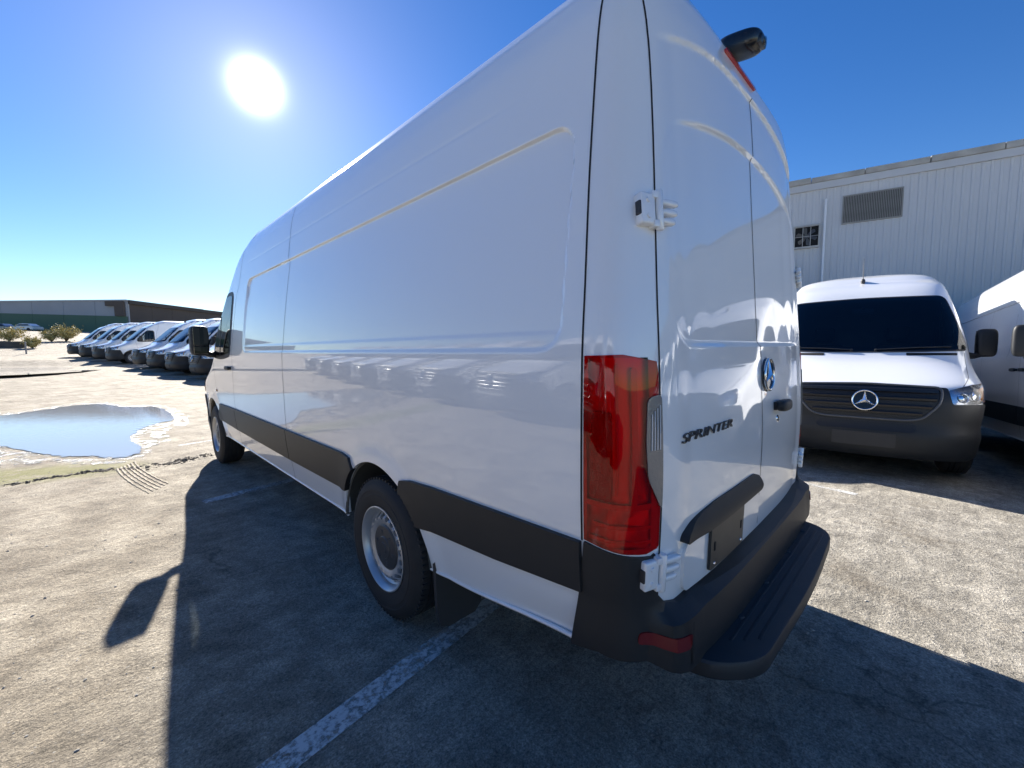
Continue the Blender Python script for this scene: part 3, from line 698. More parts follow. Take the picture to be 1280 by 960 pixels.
    # reflex fields and light guides inside the lamp
    def fld(name, t0, t1, z0, z1, o_, m_, rr=.01):
        return patch(S, name, 'R', round_poly([(rel(t0, z0), z0), (rel(t1, z0), z0), (rel(t1, z1), z1), (rel(t0, z1), z1)], rr, 4), o_, m_, core, .008, .03)
    DRED = mat('dark_red_field', (.55, .12, .12), .3, coat=.4, bump=.9, bscale=160); BRED = mat('bright_red_field', (.9, .35, .3), .25, coat=.6, bump=.5, bscale=90)
    fld('reflex_field', .62, .90, .985, 1.235, -.002, DRED); fld('light_guide', .33, .40, .97, 1.36, .000, BRED); fld('light_guide', .55, .58, 1.0, 1.37, .000, BRED)
    fld('light_guide', .05, .95, .962, .978, .000, BRED, .004); fld('light_guide', .15, .85, .905, .916, .000, BRED, .003); fld('light_guide', .10, .90, .862, .872, .000, BRED, .003)
    patch(S, 'reverse_lens', 'R', round_poly([(rel(.0, 1.28), 1.285), (rel(.21, 1.27), 1.275), (rel(.24, 1.15), 1.15), (rel(.22, 1.06), 1.05), (rel(.02, .97), .955)], .02, 5), .0085, mat('reverse_grey', (.17, .175, .185), .2, metal=.3, coat=.8, bump=.6, bscale=110), core, .006, .03)
    for t_ in (.04, .08, .12, .16):
        strip(S, 'lens_rib', 'R', [(rel(t_, 1.25), 1.262 - t_*.2), (rel(t_ + .015, 1.13), 1.13)], .004, mat('rib_clear', (.5,.52,.55), .1, coat=1), core[0], .010, sides=(-1,))
    # bumper
    eb = sA(.6) + .02
    rb = [(eb + .012, .492), (eb - .004, .846)] + [(sB(.82) + .012 + .02*t, .836 - .012*t) for t in (1, .5)] + [(sB(.8) + .006, .76), (sB(.7) + .0, .70), (sB(.7) - .03, .668), (sB(.7) - .08, .655), (.4, .642), (0, .638)]
    full = [(-a, z) for a, z in rb[::-1]][1:]
    rbp = rb + full + [(-eb, .495), (-1.02, .520), (-.9, .515), (-.8, .48), (.8, .48), (.9, .515), (1.02, .520)]
    def roff(a, z):
        a = abs(a); return .052 * float(ss((.662 - z) / .03)) * float(ss((.90 - a) / .06)) + .018 * float(ss((.70 - z) / .20))
    patch(S, 'rear_bumper', 'R', rbp, .008, BLACKP, root, .06, .022, sides=(1,), offf=roff, smooth=28)
    strip(S, 'panel_gap', 'R', [(.80, .636), (.79, .50)], .006, GAP, root, .0805)
    patch(S, 'reflector', 'R', round_poly([(.785, .590), (.925, .605), (.93, .573), (.80, .552)], .012, 4), .012, REDREF, root, .01, .02, offf=roff)
    # doors: outline gaps
    gapB = [(sB(z), z) for z in np.linspace(.80, 2.285 if high else 1.99, 34)]
    topz = lambda x: (2.425 if high else 2.10) - (.145 if high else .11) * (abs(x) / .862) ** 2.2
    zB = topz(.862)
    gapB = [(sB(z), z) for z in np.linspace(.80, 2.49, 44)]
    strip(S, 'panel_gap', 'R', gapB, .006, GAP, root)
    strip(S, 'panel_gap', 'R', [(.0, .655), (0, topz(0))], .0055, GAP, root, sides=(1,), step=.012)
    # hinges
    for z in (1.79, .775):
        for sg in (-1, 1):
            sb_ = sB(z); p, n = S.pn('R', sb_ + .016, z); M = frame_mtx(p, n, (0, 0, 1), 1)
            M = Matrix.Diagonal((sg, 1, 1, 1)) @ M
            bm = bmesh.new()
            add_box(bm, (.000, -.044, -.02), (.052, .044, .022), M, .008, 3); add_box(bm, (-.012, -.050, -.01), (.012, -.030, .026), M, .005); add_box(bm, (-.012, .030, -.01), (.012, .050, .026), M, .005)
            h = bm_obj('hinge', bm, PAINT, root, 40)
            bm = bmesh.new(); lathe(bm, [(.0005, -.056), (.009, -.056), (.011, -.053), (.011, .053), (.009, .056), (.0005, .056)], 16, M @ Matrix.Translation((-.014, 0, .018)) @ Matrix.Rotation(R_(90), 4, 'X'))
            for zz, ll in ((.027, .075), (.0, .070), (-.026, .060)): superell(bm, (-.02 - ll / 2, zz, .008), (ll / 2, .0095, .012), .7, 16, 10, M)
            add_box(bm, (-.034, -.036, .0), (-.018, .036, .010), M, .004)
            bm_obj('knuckle', bm, PAINT, h, 40)
            bm = bmesh.new(); lathe(bm, [(.0005, .004), (.006, .004), (.008, 0)], 6, M @ Matrix.Translation((.028, .022, .022))); bm_obj('bolt', bm, PAINT, h)
            bm = bmesh.new(); lathe(bm, [(.0005, .004), (.006, .004), (.008, 0)], 6, M @ Matrix.Translation((.028, -.022, .022))); bm_obj('bolt', bm, PAINT, h)
            bm = bmesh.new(); add_box(bm, (.047, -.018, .000), (.056, .020, .019), M, .003); bm_obj('rubber_stop', bm, GREYP, h)
    # grab trim over the plate, plate, emblem, handle, lettering
    nt_ = [(-.765, .828), (-.755, .850), (-.66, .882), (-.52, .897), (-.10, .897), (-.045, .880), (-.045, .836), (-.07, .828), (-.60, .822)]
    patch(S, 'plate_trim', 'R', [(-a, z) for a, z in round_poly(nt_, [.02, .03, .06, .05, .03, .02, .02, .02, .04], 5)], .006, BLACKP, root, .03, .03, sides=(-1,), offf=lambda a, z: .022 * float(ss((.90 - z) / .06)))
    patch(S, 'plate_recess', 'R', round_poly([(.745, .655), (.745, .815), (.03, .815), (.03, .70), (.06, .655)], .05, 5), .010, PAINT, root, .012, .06, sides=(-1,))
    pl = patch(S, 'license_plate', 'R', round_poly([(.575, .672), (.575, .825), (.265, .825), (.265, .672)], .008, 3), .021, PLATEM, root, .008, .08, sides=(-1,))[0]
    for a, z in ((.545, .69), (.295, .69)):
        p, n = S.pn('R', a, z); bm = bmesh.new(); lathe(bm, [(.0005, .004), (.005, .003), (.006, 0)], 10, frame_mtx(p + n*.022, n, (0,0,1), -1)); bm_obj('screw', bm, CHROME, pl, 30)
    for a in (.545, .295):
        patch(S, 'slot', 'R', round_poly([(a-.006, .735), (a+.006, .735), (a+.006, .765), (a-.006, .765)], .003, 3), .0225, GAP, pl, .002, .1, sides=(-1,))
    p, n = S.pn('R', .075, 1.292); M = frame_mtx(p + n*.012, n)
    sb = star_bm(.066, .006, .012); bmesh.ops.transform(sb, matrix=M, verts=sb.verts); em_ = bm_obj('emblem', sb, CHROME, root, 30)
    bm = bmesh.new(); lathe(bm, [(.0005, -.003), (.062, -.003), (.075, -.012)], 32, M); bm_obj('emblem_disc', bm, mat('emblem_grey', (.10,.105,.115), .2, metal=.6), em_, 30)
    p, n = S.pn('R', .24, 1.145); M = frame_mtx(p, n)
    bm = bmesh.new(); superell(bm, (0, 0, .03), (.075, .026, .022), .6, 22, 12, M); add_box(bm, (-.06, -.018, -.003), (.05, .018, .012), M); bm_obj('door_handle', bm, BLACKP, root, 50)
    bm = bmesh.new(); lathe(bm, [(.0005, .004), (.014, .004), (.017, 0)], 16, M @ Matrix.Translation((0, -.062, 0))); bm_obj('lock_cylinder', bm, CHROME, root, 40)
    cu = bpy.data.curves.new('lettering', 'FONT'); cu.body = 'SPRINTER'; cu.size = 1; cu.shear = .28; cu.offset = .004; cu.space_character = 1.03; cu.extrude = .05
    tmp = bpy.data.objects.new('lettering_source', cu); COL.objects.link(tmp); dg = bpy.context.evaluated_depsgraph_get()
    tm = bpy.data.meshes.new_from_object(tmp.evaluated_get(dg)); bpy.data.objects.remove(tmp)
    xs = [v.co.x for v in tm.vertices]; x0, x1 = min(xs), max(xs); ysv = [v.co.y for v in tm.vertices]; yh = max(ysv)
    L0, L1, ZL, HH = .770, .375, 1.130, .028
    for v in tm.vertices:
        a = L0 + (L1 - L0) * (v.co.x - x0) / (x1 - x0); z = ZL + v.co.y / yh * HH; p, n = S.pn('R', a, z); q = p + n * (.0035 + v.co.z * .05)
        v.co = Vector((-q[0], q[1], q[2]))
    link('lettering', tm, DCHROME, root)
    # roof lip, third brake light, reversing camera
    if high:
        patch(S, 'brake_light', 'R', round_poly([(-.29, 2.474), (.05, 2.474), (.05, 2.486), (-.29, 2.486)], .004, 3), .010, mat('brake_red', (.42, .012, .01), .25, coat=.6), root, .02, .04, sides=(1,))
        bm = bmesh.new(); M = Matrix.Translation((-.075, .09, 2.60)) @ Matrix.Rotation(R_(8), 4, 'X')
        superell(bm, (0, .02, 0), (.058, .085, .040), .62, 26, 16, M); add_box(bm, (-.035, -.072, -.026), (.035, -.04, .010), M, .012)
        rc = bm_obj('rear_camera', bm, mat('camera_black', (.012, .012, .013), .25, coat=.3), root, 45)
        bm = bmesh.new(); lathe(bm, [(.0005, .004), (.012, .003), (.016, 0)], 16, M @ Matrix.Translation((0, -.072, -.010)) @ Matrix.Rotation(R_(100), 4, 'X')); bm_obj('camera_lens', bm, GLASS, rc, 40)
    # step behind the bumper
    if hero:
        step = round_poly([(-.76, .03), (-.745, -.09), (-.63, -.195), (0, -.215), (.56, -.190), (.66, -.11), (.67, .03)], [.0, .06, .12, .3, .12, .06, 0], 8)
        bm = bmesh.new(); rings = []
        for z, k in ((.420, .985), (.425, .995), (.445, 1.0), (.472, 1.0), (.480, .992), (.482, .975)):
            rings.append([bm.verts.new((x * k, (y - .03) * k + .03, z)) for x, y in step])
        for a, b in zip(rings, rings[1:]):
            for i in range(len(step)): j = (i+1) % len(step); bm.faces.new((a[i], a[j], b[j], b[i]))
        bm.faces.new(rings[0][::-1]); bm.faces.new(rings[-1])
        stp = bm_obj('step', bm, STEPM, root, 35)
        for y in (-.03, -.062, -.094, -.126, -.158):
            bm = bmesh.new(); hw = .60 - max(0, (-y - .10)) * 1.2; add_box(bm, (-hw, y - .006, .4785), (hw, y + .006, .4838), None, .003, 2); bm_obj('tread_rib', bm, STEPM, stp, 40)
        for x in (-.45, -.15, .2, .5):
            bm = bmesh.new(); lathe(bm, [(.0005, .4865), (.010, .4865), (.014, .483), (.016, .479)], 14, Matrix.Translation((x, -.078, 0))); bm_obj('bolt', bm, GREYP, stp, 40)
        bm = bmesh.new(); add_box(bm, (-.66, .0, .475), (.62, .02, .497), None, .006); bm_obj('step_edge', bm, STEPM, stp, 40)
    return S
hero = empty('cargo_van'); tag(hero, 'large white high-roof cargo van in the foreground with black step and red taillight', 'van')
make_van(True, hero, True)

proto = empty('cargo_van')
for ch in list(hero.children):
    if ch.name.split('.')[0] not in ('step', 'rear_camera'): copy_tree(ch, proto)
bm = bmesh.new(); superell(bm, (0, 4.50, 2.535), (.028, .05, .04), .8, 16, 10); tube(bm, [(0, 4.50, 2.55), (0, 4.42, 2.90)], [.005, .0025], 6); bm_obj('antenna', bm, GREYP, proto, 50)
proto.scale = (1.10, 1.10, 1.10)
def place(o, front, ang, label, group):
    fwd = Vector((-math.sin(ang), math.cos(ang), 0)); p = Vector((front[0], front[1], 0)) - 6.8 * 1.10 * fwd
    q = Vector((front[0], front[1], 0)) - 3.4 * fwd
    zf = ground_z(*(Vector((front[0], front[1], 0)) - 1 * fwd)[:2]); zr = ground_z(*(Vector((front[0], front[1], 0)) - 5.3 * fwd)[:2])
    pitch = math.atan2(zf - zr, 4.325)
    o.rotation_euler = (Matrix.Rotation(ang, 4, 'Z') @ Matrix.Rotation(pitch, 4, 'X')).to_euler()
    o.location = (p.x, p.y, zr - 1.64 * math.sin(pitch))
    tag(o, label, 'van', group)
    return o
A_R = R_(98.5)
place(proto, (4.6, .07), R_(97.5), 'white van seen head on, black grille with chrome star, right of the foreground van', 'vans parked along the white building')
place(copy_tree(proto), (4.2, -2.68), R_(97.5), 'white van cut off by the right edge of the photo, two door handles showing', 'vans parked along the white building')
ordn = ['nearest the camera', 'second from the near end', 'third from the near end', 'fourth from the near end', 'fifth from the near end, front wheel showing', 'sixth from the near end', 'second from the far end', 'farthest and leftmost']
for k, (x, y) in enumerate([(1.0, 22.6), (.45, 25.9), (-.05, 28.9), (-.5, 32.0), (-1.55, 38.3), (-2.2, 42.4), (-2.95, 46.8), (-3.75, 51.3)]):
    place(copy_tree(proto), (x, y), R_(98.8 + random.uniform(-1, 1)), 'white van in the distant row at left, ' + ordn[k], 'vans in the distant row')
for k in (1,):
    f = Vector((4.6, .07, 0)) + LY * 3.1 * k
    place(copy_tree(proto), (f.x, f.y), A_R, 'white van hidden behind the foreground van, in line with the row at right', 'vans parked along the white building')
# the rows that show only as reflections in the foreground van's paint
for k in range(1, 7):
    f = Vector((4.3, -2.2, 0)) - LY * 3.05 * k
    place(copy_tree(proto), (f.x, f.y), A_R, 'white van behind the camera, mirrored in the rear doors of the foreground van', 'vans mirrored in the rear doors')
for k in range(9):
    f = Vector((-5.1, 2.6, 0)) + LY * 3.15 * (k - 1)
    place(copy_tree(proto), (f.x, f.y), R_(-90 + 8.5), 'white van outside the frame, mirrored in the long side of the foreground van', 'vans mirrored in the long side')

# ------------------------------------------------------------------ painted bay lines
def paint_material():
    mm = bpy.data.materials.new('worn_line_paint'); mm.use_nodes = True; t = mm.node_tree; b = t.nodes['Principled BSDF']; o = [n for n in t.nodes if n.type == 'OUTPUT_MATERIAL'][0]
    tc = t.nodes.new('ShaderNodeTexCoord'); f = noise_nodes(t, tc.outputs['Object'], 34, 8, .75); f2 = noise_nodes(t, tc.outputs['Object'], 3, 4, .6)
    k = ramp(t, mth('ADD', mth('MULTIPLY', f, .7, t), mth('MULTIPLY', f2, .3, t), t), [(.42, 0.0), (.55, .85)])
    b.inputs['Base Color'].default_value = (.66, .66, .64, 1); b.inputs['Roughness'].default_value = .8
    tr = t.nodes.new('ShaderNodeBsdfTransparent'); mx = t.nodes.new('ShaderNodeMixShader')
    t.links.new(k, mx.inputs[0]); t.links.new(tr.outputs[0], mx.inputs[1]); t.links.new(b.outputs[0], mx.inputs[2]); t.links.new(mx.outputs[0], o.inputs['Surface'])
    return mm
LINEP = paint_material()
def bay_line(a, b, wd):
    a, b = Vector(a), Vector(b); d = (b - a); L = d.length; d /= L; pp = Vector((-d.y, d.x)) * wd / 2; bm = bmesh.new(); prev = None
    for k in range(int(L / .25) + 2):
        c = a + d * min(L, k * .25); row = [bm.verts.new((q.x, q.y, ground_z(q.x, q.y) + .004)) for q in (c - pp, c + pp)]
        if prev: bm.faces.new((prev[0], row[0], row[1], prev[1]))
        prev = row
    tag(bm_obj('bay_marking', bm, LINEP, None, None, False), kind='structure')
bay_line((-2.6, .85), (3.3, 1.72), .115); bay_line((-1.36, 4.26), (3.2, 4.94), .125); bay_line((3.62, .0), (3.78, .9), .10); bay_line((-1.2, 7.45), (3.0, 8.05), .1)

# ------------------------------------------------------------------ puddles and wet mud
def sheet(name, pts, z, material, wob=.03, n=8, seed=1):
    rnd = random.Random(seed); P = [Vector(p) for p in pts]; dense = []
    for i in range(len(P)):
        a, b, c, d = P[i-1], P[i], P[(i+1) % len(P)], P[(i+2) % len(P)]
        for k in range(n):
            t = k / n; q = .5 * ((2*b) + (-a + c)*t + (2*a - 5*b + 4*c - d)*t*t + (-a + 3*b - 3*c + d)*t**3)
            dense.append(q + Vector((rnd.uniform(-1, 1), rnd.uniform(-1, 1) * 2)) * wob)
    bm = bmesh.new(); bm.faces.new([bm.verts.new((q.x, q.y, z)) for q in dense]); bmesh.ops.triangulate(bm, faces=bm.faces[:])
    o = bm_obj(name, bm, material, None, None, False)
    for p in o.data.polygons:
        if p.normal.z < 0: o.data.flip_normals(); break
    return tag(o, kind='structure')
def water_material(name, bstr):
    mm = bpy.data.materials.new(name); mm.use_nodes = True; t = mm.node_tree; b = t.nodes['Principled BSDF']; tc = t.nodes.new('ShaderNodeTexCoord')
    b.inputs['Base Color'].default_value = (.30, .30, .295, 1); b.inputs['Roughness'].default_value = .015; b.inputs['IOR'].default_value = 1.45
    n = noise_nodes(t, tc.outputs['Object'], 9, 3, .5); bp = t.nodes.new('ShaderNodeBump'); bp.inputs['Strength'].default_value = bstr; bp.inputs['Distance'].default_value = .004
    t.links.new(n, bp.inputs['Height']); t.links.new(bp.outputs[0], b.inputs['Normal']); return mm
def mud_material():
    mm = bpy.data.materials.new('wet_mud'); mm.use_nodes = True; t = mm.node_tree; b = t.nodes['Principled BSDF']; tc = t.nodes.new('ShaderNodeTexCoord'); P = tc.outputs['Object']
    b.inputs['Base Color'].default_value = (.10, .088, .07, 1); b.inputs['Roughness'].default_value = .24; b.inputs['Specular IOR Level'].default_value = .8
    bp = t.nodes.new('ShaderNodeBump'); bp.inputs['Strength'].default_value = 1.0; bp.inputs['Distance'].default_value = .03
    t.links.new(mth('ADD', noise_nodes(t, P, 14, 6, .7), mth('MULTIPLY', noise_nodes(t, P, 60, 4, .7), .35, t), t), bp.inputs['Height']); t.links.new(bp.outputs[0], b.inputs['Normal'])
    o = [n for n in t.nodes if n.type == 'OUTPUT_MATERIAL'][0]; tr = t.nodes.new('ShaderNodeBsdfTransparent'); mx = t.nodes.new('ShaderNodeMixShader')
    t.links.new(ramp(t, noise_nodes(t, P, 5, 8, .75), [(.485, 0.0), (.55, 1.0)]), mx.inputs[0]); t.links.new(tr.outputs[0], mx.inputs[1]); t.links.new(b.outputs[0], mx.inputs[2]); t.links.new(mx.outputs[0], o.inputs['Surface']); return mm
W_ = [(-6.6, 13.6), (-5.0, 14.0), (-3.64, 14.23), (-3.25, 14.66), (-2.67, 15.48), (-2.07, 15.5), (-1.79, 14.95), (-1.59, 14.14), (-1.02, 13.43), (-0.89, 11.99), (-0.94, 10.52), (-1.17, 10.29), (-1.39, 9.94), (-1.67, 8.88), (-1.63, 8.11), (-1.65, 7.38), (-1.77, 7.1), (-1.93, 7.15), (-2.14, 7.53), (-2.42, 7.8), (-2.67, 8.3), (-2.99, 9.12), (-3.3, 9.6), (-4.6, 10.2), (-6.2, 11.5)]
M_ = [(-7.0, 14.2), (-5.0, 14.6), (-3.7, 14.82), (-3.29, 15.16), (-2.69, 16.02), (-2.07, 15.96), (-1.74, 15.35), (-1.51, 14.48), (-0.91, 13.85), (-0.68, 12.41), (-0.71, 10.45), (-0.88, 9.58), (-1.15, 9.26), (-1.29, 7.95), (-1.52, 7.56), (-1.61, 6.95), (-1.79, 6.78), (-2.1, 6.9), (-2.39, 7.26), (-2.7, 7.58), (-2.94, 7.72), (-4.2, 8.4), (-6.6, 10.4)]
MUD = mud_material()
sheet('wet_mud', M_, .004, MUD, .05, 8, 3); sheet('puddle', W_, .009, water_material('puddle_water', .30), .04, 8, 5)
sheet('puddle', [(-16, 29), (-7, 27.5), (-3.0, 29.5), (-1.6, 34), (-1.4, 38), (-2.0, 43), (-5, 47), (-12, 47.5), (-16, 45)], .455, water_material('far_water', .05), .08, 6, 6)

# loose stones, clods and the mud ridge by the puddle
def scatter(name, n, pos, size, material, seed, sub=1):
    rnd = random.Random(seed); bm = bmesh.new(); t0 = bmesh.new(); bmesh.ops.create_icosphere(t0, subdivisions=sub, radius=1); base = [v.co.copy() for v in t0.verts]; idx = [[v.index for v in f.verts] for f in t0.faces]; t0.free()
    for _ in range(n):
        x, y = pos(rnd); r = size(rnd); z = ground_z(x, y) + r * .15; a = rnd.uniform(0, 6.28); c, s_ = math.cos(a), math.sin(a); sx, sy, sz = r * rnd.uniform(.7, 1.4), r * rnd.uniform(.7, 1.2), r * rnd.uniform(.4, .75)
        vs_ = []
        for p in base:
            k = rnd.uniform(.75, 1.15); q = Vector((p.x*sx*k, p.y*sy*k, p.z*sz*k)); vs_.append(bm.verts.new((x + q.x*c - q.y*s_, y + q.x*s_ + q.y*c, z + q.z)))
        for f in idx: bm.faces.new([vs_[i] for i in f])
    return tag(bm_obj(name, bm, material, None, None, False), 'small loose stones scattered over the dusty lot' if name == 'gravel' else 'dark crumbled mud clods along the edge of the puddle', 'stones' if name == 'gravel' else 'mud', kind='stuff')
STONE = mat('stone', (.34, .32, .285), .85, var=.5, vscale=3); CLOD = mat('clod', (.13, .11, .085), .9, var=.4, vscale=8)
def pos_near(r):
    while True:
        x, y = r.uniform(-3.3, 3.2), r.uniform(-1.5, 9) ** 1.0
        if not (abs(x) < .95 and y > -.1): return x, y
scatter('gravel', 2600, pos_near, lambda r: .0025 + .007 * r.random() ** 4, STONE, 7)
RID = [(-3.4, 6.45), (-2.81, 6.42), (-2.41, 6.48), (-2.18, 6.49), (-1.94, 6.41), (-1.71, 6.28), (-1.43, 6.23), (-1.23, 6.35), (-0.98, 6.4)]
def pos_ridge(r):
    k = r.uniform(0, len(RID) - 1.001); i = int(k); t = k - i; a, b = RID[i], RID[i+1]; s_ = .035 + .05 * (i > 4)
    return a[0]*(1-t) + b[0]*t + r.gauss(0, .03), a[1]*(1-t) + b[1]*t + r.gauss(0, s_)
scatter('mud_clods', 520, pos_ridge, lambda r: .006 + .022 * r.random() ** 3, CLOD, 8)

# ------------------------------------------------------------------ the white corrugated building at right
FA = R_(13); FD = Vector((-math.sin(FA), math.cos(FA), 0)); FN = Vector((-FD.y, FD.x, 0)); F0 = Vector((13.0, 0, 0))
FM_ = Matrix((FD, Vector((0, 0, 1)), FN)).transposed().to_4x4(); FM_.translation = F0     # local x along the wall, y up, z out
bld = empty('warehouse', (13.0, 0, 0)); tag(bld, 'long white corrugated metal warehouse behind the vans at right', 'building')
bld.matrix_world = FM_
def siding_mat():
    mm = mat('siding_paint', (.50, .51, .52), .45, spec=.35, var=.10, vscale=.5, bump=.05, bscale=4); return mm
bm = bmesh.new(); t0, t1, pitch_ = -46.0, 20.0, .155; prev = None; k = 0; xs = []
x = t0
while x < t1:
    xs += [(x, 0), (x + .085, 0), (x + .10, .014), (x + .14, .014)]; x += pitch_
for (x, d) in xs:
    row = [bm.verts.new((x, y, d)) for y in (-1.0, 5.72)]
    if prev: bm.faces.new((prev[0], row[0], row[1], prev[1]))
    prev = row
wall = bm_obj('wall', bm, siding_mat(), bld, None, False)
bm = bmesh.new(); add_box(bm, (t0, -1.0, -26), (t1, 5.69, -.02)); bm_obj('wall_core', bm, siding_mat(), bld)
bm = bmesh.new(); add_box(bm, (t0 - .05, 5.715, -.05), (t1 + .05, 5.90, .07), None, .01); bm_obj('fascia', bm, mat('fascia_grey', (.46, .47, .48), .55, var=.12, vscale=2), bld)
CONC = mat('weathered_coping', (.34, .33, .30), .9, var=.55, vscale=2.2, bump=.5, bscale=25)
x = t0; rnd = random.Random(3)
while x < t1:
    L = rnd.choice((1.15, 1.2, 1.25)); bm = bmesh.new(); h = rnd.uniform(-.008, .008); add_box(bm, (x + .008, 5.902, -.30), (x + L - .008, 6.05 + h, .10 + h), None, .012); bm_obj('coping_block', bm, CONC, bld, 40); x += L
# louvred vent
lv = bm = bmesh.new(); X0, X1, Y0, Y1 = .33, 1.50, 4.72, 5.405
for lo, hi in (((X0-.03, Y0-.03, .0), (X1+.03, Y0, .05)), ((X0-.03, Y1, 0), (X1+.03, Y1+.03, .05)), ((X0-.03, Y0, 0), (X0, Y1, .05)), ((X1, Y0, 0), (X1+.03, Y1, .05))): add_box(bm, lo, hi)
lou = bm_obj('louvre', bm, mat('louvre_grey', (.26, .255, .235), .6, var=.25, vscale=4), bld)
bm = bmesh.new(); add_box(bm, (X0, Y0, -.01), (X1, Y1, .024)); bm_obj('louvre_back', bm, mat('louvre_dark', (.07, .07, .065), .8), lou)
x = X0 + .02; bm = bmesh.new(); add_box(bm, (-.004, Y0, .026), (.010, Y1, .046), Matrix.Identity(4)); sm = bpy.data.meshes.new('slat'); bm.to_mesh(sm); bm.free(); sm.materials.append(MATS['louvre_grey'])
while x < X1 - .01:
    o = bpy.data.objects.new('slat', sm); COL.objects.link(o); o.parent = lou; o.location = (x, 0, 0); x += .034
# extractor fan
fx, fy_, fr = 2.30, 4.475, .27
bm = bmesh.new()
for lo, hi in (((fx-fr-.03, fy_-fr-.05, 0), (fx+fr+.03, fy_-fr, .09)), ((fx-fr-.03, fy_+fr, 0), (fx+fr+.03, fy_+fr+.04, .09)), ((fx-fr-.03, fy_-fr, 0), (fx-fr, fy_+fr, .09)), ((fx+fr, fy_-fr, 0), (fx+fr+.03, fy_+fr, .09))): add_box(bm, lo, hi)
fan = bm_obj('fan_housing', bm, mat('fan_frame', (.40, .39, .36), .6, var=.3, vscale=6), bld)
bm = bmesh.new(); add_box(bm, (fx-fr, fy_-fr, -.02), (fx+fr, fy_+fr, .024)); bm_obj('fan_opening', bm, UNDER, fan)
for k in range(6):
    a = k * math.pi / 3 + .3; M = Matrix.Translation((fx, fy_, .045)) @ Matrix.Rotation(a, 4, 'Z') @ Matrix.Rotation(R_(24), 4, 'X'); bm = bmesh.new()
    bm.faces.new([bm.verts.new(M @ Vector(p)) for p in ((.04, -.02, 0), (.13, -.06, 0), (.24, -.07, 0), (.255, .0, 0), (.22, .06, 0), (.04, .025, 0))]); bm_obj('blade', bm, mat('blade_grey', (.10, .10, .10), .5, metal=.4), fan)
bm = bmesh.new(); lathe(bm, [(.0005, .03), (.05, .03), (.06, 0), (.06, -.03)], 20, Matrix.Translation((fx, fy_, .045))); bm_obj('hub', bm, MATS['blade_grey'], fan, 40)
for gx_ in (-.09, .09):
    bm = bmesh.new(); add_box(bm, (fx + gx_ - .007, fy_ - fr, .080), (fx + gx_ + .007, fy_ + fr, .092)); bm_obj('guard_bar', bm, MATS['fan_frame'], fan)
bm = bmesh.new(); add_box(bm, (fx - fr, fy_ - .005, .084), (fx + fr, fy_ + .005, .094)); bm_obj('guard_bar', bm, MATS['fan_frame'], fan)
bm = bmesh.new(); tube(bm, [(1.90, -1, .07), (1.90, 5.42, .07)], .028, 10); bm_obj('downpipe', bm, mat('pipe_white', (.72, .73, .74), .4), bld, 50)
bm = bmesh.new(); add_box(bm, (2.50, 3.50, .02), (2.66, 3.66, .12), None, .01); add_box(bm, (2.53, 3.40, .10), (2.63, 3.52, .22), None, .01); tube(bm, [(2.58, 3.66, .06), (2.58, 3.85, .06)], .02, 8); bm_obj('wall_lamp', bm, mat('lamp_grey', (.3, .3, .3), .5), bld, 40)

# ------------------------------------------------------------------ far buildings
far = empty('warehouse', (2.4, 108.7, 4.5)); tag(far, 'far grey warehouse with a green lower band on the horizon at left', 'building')
fd = Vector((-.712, .702, 0)); fm = Matrix((fd, Vector((0, 0, 1)), Vector((-.702, -.712, 0)))).transposed().to_4x4(); fm.translation = Vector((2.4, 108.7, 0)); far.matrix_world = fm
GREYW = mat('grey_panel', (.36, .365, .38), .7, var=.15, vscale=.25); GREENW = mat('green_panel', (.085, .15, .10), .7, var=.12, vscale=.3); BRWN = mat('brown_metal', (.10, .075, .06), .7, var=.2, vscale=.3)
for k in range(12):
    x0, x1 = k * 6.0, k * 6.0 + 5.95; gb = lambda x: 8.25 + .062 * x * .55
    for nm, m_, ya, yb, zo in (('grey_panel', GREYW, gb, lambda x: 11.2, .0), ('green_panel', GREENW, lambda x: 4.0, gb, .12)):
        bm = bmesh.new(); q = [(x0, ya(x0)), (x1, ya(x1)), (x1, yb(x1)), (x0, yb(x0))]; a = [bm.verts.new((x, y - .02, zo)) for x, y in q]; b = [bm.verts.new((x, y - .02, zo - .3)) for x, y in q]
        bm.faces.new(a); bm.faces.new(b[::-1])
        for i in range(4): bm.faces.new((a[i], b[i], b[(i+1) % 4], a[(i+1) % 4]))
        bm_obj(nm, bm, m_, far)
bm = bmesh.new(); add_box(bm, (-.1, 3, -20), (72, 11.15, -.31)); add_box(bm, (-.2, 11.19, -20), (72, 11.42, .15)); bm_obj('roof', bm, mat('pale_roof', (.45, .46, .47), .6), far)
bm = bmesh.new(); add_box(bm, (.1, 8.3, .13), (1.9, 11.1, .45)); add_box(bm, (1.9, 10.2, .13), (3.6, 11.1, .45)); bm_obj('duct', bm, BRWN, far)
hall = empty('warehouse', (4, 107.5, 4.5)); tag(hall, 'dark brown shed roofed building right of the green banded warehouse', 'building')
e0, e1 = Vector((2.9, 109.0, 0)), Vector((25.0, 131.0, 0)); hd = (e1 - e0).normalized(); hm = Matrix((hd, Vector((0, 0, 1)), Vector((hd.y, -hd.x, 0)))).transposed().to_4x4(); hm.translation = e0; hall.matrix_world = hm
for k in range(8):
    bm = bmesh.new(); add_box(bm, (k*5, 3.5, -.3), (k*5 + 4.96, 10.6, 0)); bm_obj('wall_panel', bm, BRWN, hall)
bm = bmesh.new(); add_box(bm, (-.2, 10.62, -20), (40, 11.3, .35)); bm_obj('roof', bm, mat('dark_roof', (.075, .06, .05), .7, var=.2), hall)
bm = bmesh.new(); add_box(bm, (0, 3.5, -20), (40, 10.6, -.32)); bm_obj('wall', bm, BRWN, hall)

